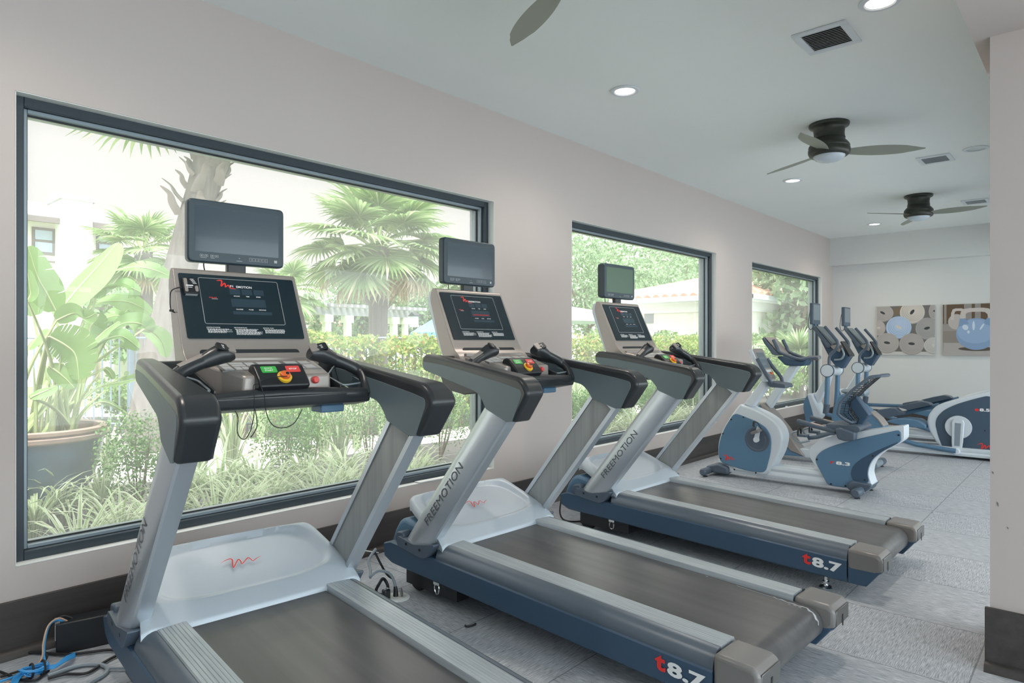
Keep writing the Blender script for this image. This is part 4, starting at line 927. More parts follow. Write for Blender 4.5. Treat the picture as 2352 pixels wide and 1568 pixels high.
slabx('console_tray', S1([(1490,290),(1880,380),(2000,350),(1930,470),(1870,475),(1600,465),(1440,310)]), -.11, .11, M['navy'], R2, .018, 3)
for s in (-1, 1):
    P = S1([(1410,0),(1480,140),(1540,230),(1850,345),(1990,330),(2140,320)])
    tub('bull_horn_handle', [(s*(.15 if i < 3 else .12 - .03*(i-3)), y + s*0, z) for i, (y, z) in enumerate(P)], .019, M['boot'], R2)
P = S1([(1960, 330), (2150, 330)]); tub('front_grip', [(0, P[0][0], P[0][1]), (0, P[1][0], P[1][1])], .026, M['cap'], R2, sm=False)
sd_ = S4([(990,430),(1020,405),(1110,430),(1240,432),(1330,420),(1420,440),(1400,500),(1240,500),(1120,495),(1060,470)])
bm = B()
y0 = sd_[0][0]; rings = []
for t, w, h in ((0, .012, .012), (.02, .03, .02), (.08, .045, .03), (.14, .08, .04), (.20, .12, .045), (.25, .11, .04), (.265, .05, .02)):
    rings.append([(w*math.cos(a), y0 - t, sd_[0][1] + .0 - .02 + h*math.sin(a)) for a in [k*math.pi/8 for k in range(16)]])
loft(bm, rings); mk('saddle', bm, M['frame_lt'], R2)
tub('seat_post', [(0, y0-.16, sd_[0][1]-.03), (0, y0-.13, .55)], .024, M['silver_lt'], R2, sm=False)
slabx('rear_shroud', S4([(960,560),(1060,500),(1400,700),(1560,830),(1700,960),(1800,1085),(1780,1300),(900,1400),(850,900)]), lx+.006, hx-.006, M['blue'], R2, .015, 3)
slabx('rear_trim', S4([(1540,830),(1560,825),(1720,960),(1810,1085),(1770,1085),(1690,975)]), lx, hx, M['warm'], R2, .004)
bm = B(); loft(bm, [[(x, y, z) for x, z in ((-.06, .05), (.06, .05), (.066, .09), (.06, .14), (-.06, .14), (-.066, .09))] for y in (.55, -.55)]); mk('main_beam', bm, M['silver_lt'], R2, bevel=.004)
foot_bar(R2, -.57, .25, M['frame_lt']); foot_bar(R2, .55, .22, M['boot'])
for s in (-1, 1):
    y, z = S4([(400, 1240)])[0]
    bm = B(); box(bm, *sorted((s*.14, s*.24)), y-.05, y+.05, z-.01, z+.015); pd = mk('pedal', bm, M['boot'], R2, bevel=.005)
    bm = B(); tube(bm, catmull([(s*.14, y+.04, z+.01), (s*.15, y+.04, z+.06), (s*.19, y+.05, z+.07), (s*.24, y+.04, z+.01)], 5), .01, 8); mk('toe_strap', bm, M['black'], pd)
    P = S4([(330,1155),(195,1195),(235,1290),(340,1360),(520,1330)])
    bm = B(); tube(bm, catmull([(s*.19, q[0], q[1]) for q in P], 5), .011, 8); mk('pedal_cage', bm, M['frame_lt'], R2)
    P = S4([(470,1290),(640,1270),(880,1200),(1000,1210)])
    bm = B(); tube(bm, [(s*.15, q[0], q[1]) for q in P], .022, 10); mk('crank_arm', bm, M['boot'], R2)
# ---- ellipticals
def elliptical(XN, O, kk, label, dx=(0, 0)):
    R = empty('elliptical_trainer', (O[0], O[1], 0), 0, label, 'elliptical trainer', 'elliptical trainers by the far wall')
    lx = XN - O[0]
    # machine outlines are read off the nearer of the two, so the second shares the same shape
    XM, OM = 9.02, (9.20, -1.4)
    s3 = lambda pts: side(k3, pts, XM, OM); s4 = lambda pts: side(k4, pts, XM, OM); s5 = lambda pts: side(k5, pts, XM, OM)
    hw = .13
    slabx('column_cover', s4([(335,640),(410,510),(470,500),(650,890),(560,1000),(380,1060)]), -hw, hw, M['silver_lt'], R, .015, 3)
    slabx('cover_panel', s4([(335,640),(405,520),(480,760),(540,1000),(375,1040),(330,760)]), -hw-.004, hw+.004, M['blue'], R, .008)
    slabx('main_column', s4([(490,540),(700,190),(800,170),(740,380),(550,700)]), -.055, .055, M['silver_lt'], R, .014, 3)
    slabx('console_mount', s3([(610,780),(800,900),(960,950),(1150,1090),(1005,1310),(880,1250),(800,1150)]), -.085, .085, M['navy'], R, .012, 3)
    slabx('console', s3([(490,560),(510,530),(560,560),(830,880),(800,930),(760,930)]), -.15, .15, M['boot'], R, .008)
    slabx('console_face', s3([(545,535),(570,540),(870,850),(850,890)]), -.135, .135, M['teal'], R, .003)
    slabx('cup_shelf', s3([(780,880),(920,870),(1000,960),(980,1010),(850,950)]), -.12, .12, M['warm'], R, .008)
    slabx('front_grille', s3([(985,830),(1000,805),(1165,1065),(1155,1095)]), -.11, .11, M['black'], R, .006)
    m0, m1 = s3([(497, 118)])[0], s3([(497, 500)])[0]
    bm = B(); prism(bm, rr_rect(-.15, .15, m1[1], m0[1], .015, 4), 'y', m0[0]-.012, m0[0]+.03)
    for v in bm.verts: pass
    tv = mk('television', bm, M['boot'], R, bevel=.004)
    bm = B(); box(bm, -.128, .128, m0[0]-.0135, m0[0]-.012, m1[1]+.055, m0[1]-.02); mk('screen', bm, M['frame_lt'], tv, smooth=False)
    bm = B(); box(bm, -.03, .03, m0[0]-.004, m0[0]+.03, m1[1]-.06, m1[1]+.02); box(bm, -.05, .05, m0[0]+.03, m0[0]+.05, m1[1], m0[1]-.05); mk('television_neck', bm, M['blue'], R, bevel=.004)
    tub('signal_cable', [(-.07, m0[0]+.05, m0[1]-.10), (-.08, m0[0]+.07, m1[1]), (-.06, m0[0]+.05, m1[1]-.07), (-.03, m0[0]+.02, m1[1]-.04)], .004, M['rubber'], R)
    cy, cz = s3([(795, 1340)])[0]
    bm = B(); lathe(bm, [(0, -.215), (.072, -.215), (.080, -.205), (.080, -.16), (.072, -.15), (.066, -.12), (.066, .12), (.072, .15), (.080, .16), (.080, .205), (.072, .215), (0, .215)], (0, cy, cz), 36, ax='x'); hub = mk('pivot_hub', bm, M['silver_lt'], R)
    for s in (-1, 1):
        bm = B(); lathe(bm, [(.070, s*.213), (.083, s*.213), (.083, s*.19), (.070, s*.19)], (0, cy, cz), 36, ax='x', caps=False); mk('hub_ring', bm, M['boot'], hub)
        P = s3([(740,545),(900,730),(970,830),(960,930),(850,1050),(820,1140),(825,1330)])
        tub('moving_handle', [(s*.185, y - (s > 0)*.03, z - (s > 0)*.01) for y, z in P], .019, M['boot'], R)
        P = s3([(1010,930),(1055,1040),(1010,1130),(880,1145)]); tub('fixed_grip', [(s*.11, y, z) for y, z in P], .013, M['frame_lt'], R)
        P = s4([(790,170),(780,500),(755,830)])
        off = 0 if s < 0 else -.02
        bm = B(); tube(bm, [(s*.18, y+off, z) for y, z in P], [.030, .030, .032], 12); lg = mk('swing_arm', bm, M['blue'], R)
        bm = B(); tube(bm, [(s*.18, P[1][0]+off, P[2][1]+.10), (s*.18, P[2][0]+off, P[2][1]-.02)], .038, 12); mk('swing_arm_boot', bm, M['boot'], lg)
        # pedal beam back to the crank
        if s < 0: Q = s5([(1540, 1215)])[0]; mid = s5([(820, 1100)])[0]
        else: Q = s5([(1120, 430)])[0]; mid = s5([(400, 600)])[0]
        st_ = (P[2][0]+off, P[2][1]-.02)
        bm = B(); tube(bm, [(s*.18, st_[0], st_[1]), (s*.18, mid[0], mid[1]), (s*.20, Q[0], Q[1])], .026, 10); mk('pedal_beam', bm, M['blue'], R)
    for pts, x0 in (([(40,505),(290,465),(380,470),(450,530),(540,545),(520,590),(200,640),(60,600)], -.02), ([(370,455),(600,400),(830,360),(950,385),(1000,425),(560,520),(540,500)], .10)):
        bm = B(); prism(bm, rpoly(s5(pts), .01), 'x', x0, x0+.17); mk('foot_plate', bm, M['boot'], R, bevel=.012, seg=3)
    # rear drive housing
    slabx('drive_housing', s5([(985,700),(1010,580),(1130,430),(1250,370),(1600,270),(2050,165),(2330,110),(2480,160),(2560,330),(2560,1450),(2150,1385),(1320,1300),(1250,1180),(1100,1010),(1010,830)]), -.10, .10, M['silver_lt'], R, .02, 3, .08)
    hp = s5([(1140,740),(1170,620),(1280,500),(1500,390),(1800,300),(2110,225),(2270,330),(2540,400),(2540,1440),(2150,1380),(1340,1290),(1270,1160),(1190,960)])
    for s in (-1, 1): pn = slabx('housing_panel', hp, s*.108, s*.09, M['housing'], R, .006, 2, .08)
    bolts(pn, s5([(2040,865),(1375,1255),(1762,1292),(2220,1272)]), -.108)
    cy, cz = s5([(1560, 800)])[0]
    for s in (-1, 1):
        bm = B(); lathe(bm, [(0, s*.10), (.128, s*.10), (.132, s*.118), (.126, s*.128), (0, s*.128)], (0, cy, cz), 40, ax='x'); dw = mk('drive_disc', bm, M['silver_lt'], R)
        Q = s5([(1540, 1225)])[0] if s < 0 else (2*cy - s5([(1540, 1225)])[0][0], 2*cz - s5([(1540, 1225)])[0][1])
        d = Vector((0, Q[0]-cy, Q[1]-cz)).normalized(); e = Vector((0, -d.z, d.y)); L = math.hypot(Q[0]-cy, Q[1]-cz)
        bm = B(); q = [(-.09, -.045), (-.06, -.062), (L*.6, -.055), (L+.02, -.045), (L+.035, 0), (L+.02, .045), (L*.6, .055), (-.06, .062), (-.09, .045)]
        loft(bm, [[tuple(Vector((s*x, cy, cz)) + d*a + e*b) for a, b in q] for x in (.128, .155)]); ca = mk('crank_arm', bm, M['silver_lt'], dw, bevel=.008)
        bm = B(); loft(bm, [[tuple(Vector((s*x, cy, cz)) + d*a + e*b) for a, b in ((-.05, -.03), (L*.78, -.026), (L*.78, .026), (-.05, .03))] for x in (.150, .1565)]); mk('crank_inset', bm, M['frame_lt'], ca)
        bm = B(); lathe(bm, [(0, s*.15), (.038, s*.15), (.038, s*.19), (.03, s*.20), (0, s*.20)], (0, Q[0], Q[1]), 20, ax='x'); mk('crank_pin', bm, M['whitemetal'], ca)
    bm = B(); o_ = Vector((-.1092, *s5([(1855, 508)])[0])); text(bm, 'e', o_, (0, -1, 0), (0, 0, 1), .04, .030, .04); mk('model_letter', bm, M['red'], pn, smooth=False)
    bm = B(); text(bm, '8.5', o_ + Vector((0, -.045, 0)), (0, -1, 0), (0, 0, 1), .095, .034, .04); mk('model_number', bm, M['white'], pn, smooth=False)
    bm = B(); o_ = Vector((-.1092, *s5([(1905, 1205)])[0])); swoosh(bm, o_, (0, -1, 0), (0, 0, 1), .16, .075); mk('emblem', bm, M['red'], pn, smooth=False)
    bm = B(); prism(bm, s5([(2130,830),(2140,740),(2250,640),(2300,700),(2240,800)]), 'x', -.118, -.10); mk('handle_scoop', bm, M['warm'], R, bevel=.006)
    # base rails
    for s in (-1, 1):
        bm = B(); loft(bm, [[(s*.12 + x, y, z) for x, z in ((-.04, .03), (.04, .03), (.044, .06), (.036, .075), (.044, .095), (.04, .125), (-.04, .125), (-.044, .095), (-.036, .075), (-.044, .06))] for y in (.62, -1.2)]); mk('base_rail', bm, M['silver_lt'], R, bevel=.003)
    slabx('rear_ramp', s5([(250,690),(450,640),(600,640),(830,670),(980,760),(985,820),(600,780)]), -.16, .16, M['blue'], R, .01)
    foot_bar(R, .62, .27, M['boot'], .045, .03); foot_bar(R, -1.22, .28, M['boot'], .05, .036)
    return R
elliptical(9.02, (9.20, -1.4), None, 'elliptical trainer whose big drive wheel and crank show beside the pier')
elliptical(10.35, (10.53, -1.42), None, 'elliptical trainer in the corner by the far wall, in front of the mat picture')
# ================================================================== THINGS ON THE FLOOR
bm = B(); box(bm, -.075, .30, -.045, .045, 0, .13); 
pb = empty('cable_box', (.905, -.115, 0), math.radians(-13), 'black steel cable cover against the skirting beside the first treadmill', 'cable box')
mk('cover', bm, M['black'], pb, bevel=.004)
bm = B(); box(bm, -.079, -.06, -.03, .03, .09, .136); box(bm, -.08, -.06, -.04, -.02, .06, .125); mk('open_end', bm, M['cap'], pb, bevel=.002)
def cable(name, pts, r, m, label, cat='cable', group=None, n=7, seg=8):
    bm = B(); tube(bm, catmull(pts, n), r, seg); return tag(mk(name, bm, m), label, cat, group)
def two(px, py, z=.01): return (*onZ(px, py, z), z)
g = 'loose wires on the floor by the skirting'
cable('wire', [(.86, -.12, .125), (.83, -.115, .14), (.80, -.13, .13), (.775, -.17, .085), (.765, -.20, .04), (.755, -.22, .02), (.66, -.25, .012), (.55, -.26, .012)], .0045, M['bluewire'], 'blue and tan wire arching out of the top of the black cable cover', group=g)
cable('wire', [(.87, -.125, .125), (.835, -.125, .15), (.795, -.14, .135), (.768, -.18, .085), (.755, -.21, .035), (.70, -.26, .012), (.60, -.30, .012)], .0035, M['tan'], 'tan wire arching out of the black cable cover beside the blue one', group=g)
cable('wire', [(.89, -.11, .128), (.86, -.10, .145), (.82, -.10, .13), (.79, -.13, .09), (.775, -.155, .05), (.78, -.18, .02), (.74, -.20, .01), (.62, -.21, .01)], .0045, M['rubber'], 'black wire rising in front of the skirting behind the blue wire', group=g)
q = [two(0, 1500), two(80, 1498), two(160, 1502), two(250, 1492), two(280, 1498)]
cable('wire', q, .006, M['rubber'], 'black wire lying straight along the foot of the skirting', group=g)
q = [two(110, 1558), two(150, 1548), two(200, 1545), two(240, 1520), two(268, 1505), two(285, 1500)]
cable('wire', q, .006, M['rubber'], 'black wire running from the blue bundle back under the treadmill front', group=g)
q = [two(110, 1552), two(130, 1545), two(180, 1528), two(220, 1525), two(245, 1532), two(240, 1548), two(205, 1568), two(180, 1590)]
cable('cord', q, .0085, M['greywire'], 'thick grey cord looping beside the blue bundle', group=g)
q = [two(245, 1534), two(270, 1534), two(295, 1533), two(330, 1525)]
cable('wire', q, .005, M['greywire'], 'grey wire going straight under the side of the first treadmill', group=g)
q = [two(0, 1542), two(20, 1550), two(45, 1560), two(80, 1562), two(100, 1548), two(112, 1540)]
cable('wire', q, .005, M['rubber'], 'black wire curling across the carpet under the blue bundle', group=g)
bm = B(); c = Vector((*onZ(80, 1538, .03), .03)); rg = random.Random(3)
for k in range(9):
    a = .035 + rg.uniform(-.008, .012); b = .015 + rg.uniform(-.004, .01); ph = rg.uniform(0, 6); t0 = rg.uniform(-.5, .5)
    tube(bm, [tuple(c + Vector((math.cos(t)*a*math.cos(t0) - math.sin(t)*b*math.sin(t0) + .01*math.sin(2*t+ph), math.cos(t)*a*math.sin(t0)*.8 + math.sin(t)*b*1.3, .004*math.sin(3*t+ph) + .014*math.sin(t+ph)))) for t in [j*2*math.pi/26 for j in range(26)]], .0033, 6, closed=True)
for k in range(4):
    tube(bm, catmull([tuple(c + Vector((.035, .01, .0))), (*onZ(120 + k*3, 1535 - k*2, .02), .02 + k*.002), (*onZ(150, 1518 - k*3, .03), .03), (*onZ(172, 1508 - k*3, .02), .02)], 6), .0033, 6)
for k in range(5):
    tube(bm, catmull([tuple(c + Vector((-.03, -.01, .0))), (*onZ(45 + k*2, 1545 + k*2, .02), .02 + k*.002), (*onZ(28 + k*3, 1562 + k, .02), .02), (*onZ(20 + k*3, 1600, .012), .012)], 6), .0033, 6)
tb = mk('wire_bundle', bm, M['bluewire']); tag(tb, 'bright blue bundle of thin wires tied up on the carpet', 'wire bundle')
bm = B()
for dx, t0 in ((-.012, .3), (.026, -.2)): tube(bm, [tuple(c + Vector((dx + .004*math.sin(t), .030*math.cos(t), .026*math.sin(t)))) for t in [j*2*math.pi/20 for j in range(20)]], .004, 6, closed=True)
mk('cable_tie', bm, M['rubber'], tb)
fo = empty('floor_outlet', (*onZ(912, 1372, 0), 0), 0, 'round pale floor outlet with its lid flipped up, beside the first treadmill', 'floor outlet')
bm = B(); lathe(bm, [(0, 0), (.066, 0), (.066, .003), (.06, .006), (0, .006)], (0, 0, 0), 36); mk('cover_plate', bm, M['reveal'], fo)
bm = B(); tube(bm, [(.018, -.006, .024), (.024, -.012, .026)], .022, 18); mk('flip_lid', bm, M['cap'], fo)
bm = B(); a = Vector((*onZ(912, 1372, 0), 0))
pc = empty('power_cord', tuple(a), 0, 'grey and black power cord rising from the floor outlet to the middle treadmill', 'power cord')
bm = B(); tube(bm, catmull([(.0, .012, .02), (.0, .02, .07), (-.01, .05, .115), (-.045, .09, .13), (-.085, .10, .115), (-.08, .12, .10), (-.05, .16, .12), (-.03, .20, .16), (.03, .22, .20)], 7), .0075, 10); mk('cord', bm, M['greywire'], pc)
bm = B(); tube(bm, [(0, .011, .006), (0, .011, .03), (0, .014, .055)], [.014, .012, .009], 12); mk('plug', bm, M['dark'], pc)
bm = B(); tube(bm, catmull([(.02, .22, .19), (.05, .16, .08), (.07, .12, .05)], 6), .006, 8)
tube(bm, [(-.05 + .035*math.cos(t), .06 + .012*math.sin(2*t), .055 + .04*math.sin(t)) for t in [k*2*math.pi/22 for k in range(22)]], .008, 8, closed=True); mk('black_lead', bm, M['rubber'], pc)
bm = B(); box(bm, -.075, -.035, .005, .035, 0, .055); pw = mk('spare_plug', bm, M['dark'], pc, bevel=.008)
bm = B(); box(bm, -.07, -.057, .012, .028, .054, .058); box(bm, -.052, -.040, .012, .028, .054, .058); mk('plug_rim', bm, M['dimwhite'], pw, bevel=.002)
a = onZ(1080, 1437, 0); bm = B()
tube(bm, catmull([(a[0]-.02, a[1]+.012, .005), (a[0]-.024, a[1]+.002, .005), (a[0]-.01, a[1]-.008, .005), (a[0]+.012, a[1]-.012, .005), (a[0]+.026, a[1]-.01, .005)], 5), [.0045]*21, 8)
tag(mk('plastic_hook', bm, M['rubber']), 'tiny bent black scrap of plastic on the carpet between the first two treadmills', 'scrap')
q = [two(1290, 1165, .02), two(1305, 1180, .01), two(1330, 1188, .01), two(1360, 1195, .01), two(1385, 1196, .01)]
cable('cord', [(3.95, -.42, .15), (3.90, -.45, .06), (3.92, -.5, .012), (4.05, -.62, .01), (4.2, -.75, .01)], .006, M['rubber'], 'black cord trailing out from under the front of the last treadmill')
cable('cord', [(1.75, -.06, .26), (1.95, -.08, .22), (2.15, -.2, .17), (2.22, -.5, .18)], .003, M['whitewire'], 'thin white wire hanging between the first two treadmills by the wall')
# ================================================================== OUTSIDE THE WINDOWS
GZ = .03
def gz(px, py, z=GZ): return onZ(px, py, z)
bm = B(); box(bm, -60, 120, WT, 120, -.3, GZ - .02); struct('ground', bm, M['gravel'], smooth=False)
bm = B(); prism(bm, [(-6, WT), (30, WT), (30, 2.6), (9, 2.7), (5, 3.1), (3.2, 3.0), (1.8, 3.3), (-6, 3.6)], 'z', GZ-.02, GZ); struct('ground_mulch_bed', bm, M['bed'], smooth=False)
bm = B(); prism(bm, [(-6, 9), (2.6, 7.9), (3.4, 6.6), (4.4, 5.4), (6, 4.1), (9, 3.9), (30, 3.9), (30, 6.4), (8, 6.6), (5, 8.5), (2, 11.5), (-6, 13)], 'z', GZ-.02, GZ+.004); struct('ground_hedge_bed', bm, M['bed'], smooth=False)
bm = B(); prism(bm, [(-10, 14), (3, 13.2), (8, 9.6), (40, 8.5), (40, 40), (-10, 40)], 'z', GZ-.02, GZ+.002); struct('ground_lawn', bm, M['lawn'], smooth=False)
# ---- leaves
def leafcloud(name, pts_fn, n, size, m, parent=None, asp=.55, seed=1):
    rg = random.Random(seed); V = []; Fc = []
    for i in range(n):
        p, out = pts_fn(rg)
        d = Vector((rg.gauss(0, 1), rg.gauss(0, 1), rg.gauss(0, 1))) + Vector(out) * .9
        d.normalize(); a = d.orthogonal().normalized(); a.rotate(Matrix.Rotation(rg.uniform(0, 6.28), 3, d)); b = d.cross(a)
        s = size * rg.uniform(.6, 1.3); k = len(V); p = Vector(p)
        V += [tuple(p - a*s), tuple(p + b*s*asp - a*s*.1), tuple(p + a*s), tuple(p - b*s*asp - a*s*.1)]
        Fc.append((k, k+1, k+2, k+3))
    return mk(name, (V, Fc), m, parent, smooth=False)
def blob(lobes):
    """scatter over the surface shells of a few ellipsoid lobes"""
    tot = sum(l[3]*l[4] for l in lobes)
    def f(rg):
        q = rg.uniform(0, tot)
        for l in lobes:
            q -= l[3]*l[4]
            if q <= 0: break
        while 1:
            v = Vector((rg.gauss(0, 1), rg.gauss(0, 1), rg.gauss(0, 1))).normalized()
            if v.z > -.75: break
        r = rg.uniform(.55, 1.0) ** .5 * rg.uniform(.9, 1.06)
        return ((l[0]+v.x*l[3]*r, l[1]+v.y*l[3]*r, l[2]+v.z*l[4]*r), v)
    return f
def shrub(px, py, r, h, label, n=2200, size=.013, m='green1', seed=1, name='boxwood_shrub', group='boxwood shrubs in the window bed', cat='shrub'):
    x, y = gz(px, py); t = empty(name, (x, y, GZ), 0, label, cat, group)
    rg = random.Random(seed); lobes = [(rg.uniform(-.35, .35)*r, rg.uniform(-.3, .3)*r, h*rg.uniform(.35, .68), r*rg.uniform(.5, .72), h*rg.uniform(.3, .36)) for _ in range(7)]
    leafcloud('foliage', blob(lobes), n, size, M[m], t, seed=seed)
    bm = B()
    for k in range(9):
        l = lobes[k % 7]; tube(bm, [(0, 0, 0), (l[0]*.5, l[1]*.5, l[2]*.5), (l[0], l[1], l[2] + l[4]*.4)], [.008, .006, .003], 5)
    mk('stems', bm, M['branch'], t)
    return t
# ---- strap-leaved clumps; blade meshes shared between clumps of a kind
M['cream'] = leafmat('cream_blade_edge', (.55, .62, .42), (.74, .78, .60), None, .3)
def clump_mesh(n, L, w, arch, seed, variegated=True):
    rg = random.Random(seed); V = []; Fc = []; mi = []
    for i in range(n):
        a = rg.uniform(0, 6.283); lean = rg.uniform(.05, .55) * arch; l = L * rg.uniform(.6, 1.1); ww = w * rg.uniform(.7, 1.2)
        d = Vector((math.cos(a), math.sin(a), 0)); s = Vector((-d.y, d.x, 0)); p = d * rg.uniform(0, .05); p.z = 0
        ang = math.pi/2 - lean * .5; curl = rg.uniform(.5, 1.5) * arch; seg = 6; prev = None
        for k in range(seg + 1):
            f = k / seg; wd = ww * (1 - f ** 2.2) * (.6 + .8*min(1, f*3)) * .5 + .0006
            row = [tuple(p + s*q*wd + Vector((0, 0, abs(q)*wd*.5))) for q in (-1, -.45, .45, 1)]
            b = len(V); V += row
            if prev is not None:
                for j in range(3): Fc.append((prev+j, prev+j+1, b+j+1, b+j)); mi.append(1 if (variegated and j != 1) else 0)
            prev = b; p = p + (d*math.cos(ang) + Vector((0, 0, math.sin(ang)))) * (l/seg); ang -= curl * (.25 + .5*f) * .55
    me = bpy.data.meshes.new('strap_clump'); me.from_pydata(V, [], Fc); me.materials.append(M['aztec'] if variegated else M['hedge2']); me.materials.append(M['cream'])
    for p, k in zip(me.polygons, mi): p.material_index = k
    return me
CL = {'arch': [clump_mesh(60, .62, .020, 1.5, s) for s in (1, 2, 3)], 'up': [clump_mesh(34, .75, .026, .55, s) for s in (4, 5, 6)], 'green': [clump_mesh(80, .60, .010, .6, s, False) for s in (7, 8)]}
def clump(kind, px, py, sc, label):
    x, y = gz(px, py); i = clump.n; clump.n += 1
    o = bpy.data.objects.new({'arch': 'liriope_clump', 'up': 'flax_lily_clump', 'green': 'grass_clump'}[kind], CL[kind][i % len(CL[kind])]); COL.objects.link(o)
    o.location = (x, y, GZ); o.rotation_euler = (0, 0, i * 1.7); o.scale = (sc, sc, sc)
    return tag(o, label, 'plant', {'arch': 'arching striped clumps along the window', 'up': 'upright striped clumps in the bed', 'green': 'plain green grass clumps'}[kind])
clump.n = 0
A_ = 'clump of arching cream-striped leaves '
for px, py, sc, l in ((78, 1238, .9, 'against the window frame, below the blue pot'), (140, 1212, 1., 'at the foot of the blue pot'), (232, 1205, .95, 'between the blue pot and the small boxwood'), (430, 1195, 1.0, 'low in the big window just past the treadmill post'),
                      (505, 1178, 1.1, 'drooping over the big window sill near the treadmill post'), (585, 1160, 1.0, 'in front of the double boxwood, on its near side'), (700, 1140, 1., 'in front of the double boxwood, on its far side'), (790, 1118, .9, 'low behind the far treadmill post'),
                      (60, 1180, .9, 'hugging the near edge of the big window'), (640, 1165, .8, 'small, tucked below the double boxwood'), (905, 1095, .9, 'seen between the two nearest treadmills, low down'), (1335, 1010, .9, 'in the second window just above its sill'), (1420, 985, .9, 'in the second window beside a treadmill post'), (1560, 985, .8, 'in the second window under the last treadmill arm')):
    clump('arch', px, py, sc, A_ + l)
U_ = 'tall upright striped leaves '
for px, py, sc, l in ((246, 1105, .9, 'rising before the pale rocks beside the pot'), (455, 1120, 1.1, 'standing against the pale path near the treadmill post'), (535, 1090, 1.0, 'leaning across the pale path'), (600, 1025, 1.0, 'white-edged, on the far side of the path'), (655, 990, .8, 'small, below the safety cord of the first treadmill'), (700, 1020, 1.1, 'white-edged, behind the double boxwood'),
                      (745, 1060, 1.15, 'just past the double boxwood'), (780, 1085, 1.0, 'between two boxwoods'), (820, 1030, 1.1, 'behind the far treadmill post'), (730, 1000, .9, 'near the fence foot in the middle of the big window'), (955, 1040, 1.1, 'fanned out between the two nearest treadmills'), (985, 1000, 1.2, 'beside the shoulder of the first treadmill'),
                      (1045, 985, 1.1, 'by the far jamb of the big window'), (1075, 955, 1.3, 'broad, near the far jamb of the big window'), (1345, 960, 1.3, 'in the second window, pale and fanned'), (1380, 940, 1.2, 'in the second window under the treadmill arm'), (1440, 940, 1.0, 'in the second window behind the arm of the last treadmill'), (1570, 935, .9, 'in the second window by its far jamb'), (875, 1000, .9, 'half hidden by the first treadmill shoulder')):
    clump('up', px, py, sc, U_ + l)
for px, py, sc, l in ((490, 1005, 1.25, 'bright green grass tuft showing under the handrail of the first treadmill'), (530, 1012, .9, 'smaller bright green grass tuft beside the larger one'), (515, 990, 1., 'bright green grass tuft behind the other two')):
    clump('green', px, py, sc, l)
shrub(318, 1195, .34, .85, 'boxwood shrub between the pot and the first treadmill post', 3200, seed=1)
shrub(650, 1130, .40, .95, 'boxwood shrub in the middle of the big window, nearer half of a pair', 3400, seed=2)
shrub(715, 1105, .36, 1.0, 'boxwood shrub in the middle of the big window, farther half of a pair', 2600, seed=3)
shrub(850, 1085, .42, 1.0, 'boxwood shrub behind the far post of the first treadmill', 2800, seed=4)
shrub(1010, 1060, .45, .95, 'boxwood shrub between the shoulders of the two nearest treadmills', 2800, seed=5)
shrub(1370, 1010, .45, .75, 'boxwood shrub low in the second window', 2400, size=.018, seed=6)
shrub(1530, 965, .55, .7, 'boxwood shrub in the second window under the last treadmill', 2400, size=.02, seed=7)
shrub(1770, 930, .8, 1.3, 'green shrub filling the lower part of the third window', 3200, size=.035, m='hedge2', seed=8, name='garden_shrub', group='garden shrubs beyond the bike windows')
shrub(1855, 905, .9, 1.7, 'green shrub behind the upright bike in the third window', 3200, size=.035, m='hedge2', seed=9, name='garden_shrub', group='garden shrubs beyond the bike windows')
shrub(295, 965, .85, .72, 'clipped green bush behind the fence bars', 3400, size=.035, m='hedge2', seed=10, name='clipped_bush', group=None)
for i in range(11):
    x = 1.15 + i*.25; o = bpy.data.objects.new('liriope_clump', CL['arch'][i % 3]); COL.objects.link(o); o.location = (x, .75 + .12*(i % 3), GZ); o.rotation_euler = (0, 0, i*2.1); o.scale = (.95,)*3
    tag(o, 'arching striped clump in the front row against the big window glass', 'plant', 'front row of striped clumps under the big window')
for i in range(9):
    o = bpy.data.objects.new('liriope_clump', CL['arch'][i % 3]); COL.objects.link(o); o.location = (5.6 + i*.42, 1.0 + .15*(i % 2), GZ); o.rotation_euler = (0, 0, i*1.3); o.scale = (1.1,)*3
    tag(o, 'arching striped clump in the row under the second window', 'plant', 'row of striped clumps under the second window')
sh0 = None
for i in range(9):
    if sh0 is None:
        sh0 = shrub(1345, 990, .42, .72, 'round green boxwood in the long row seen through the second window', 2600, size=.016, seed=16, group='boxwood row beyond the second window'); sh = sh0
    else: sh = copy_tree(sh0)
    sh.location = (6.3 + i*.62, 1.55 + .25*(i % 2), GZ); sh.rotation_euler = (0, 0, i*1.9)
for i in range(10):
    o = bpy.data.objects.new('flax_lily_clump', CL['up'][i % 3]); COL.objects.link(o); o.location = (6.6 + i*.55, 2.35 + .2*(i % 2), GZ); o.rotation_euler = (0, 0, i*2.3); o.scale = (1.25,)*3
    tag(o, 'tall striped clump in the back row beyond the second window', 'plant', 'back row of striped clumps beyond the second window')
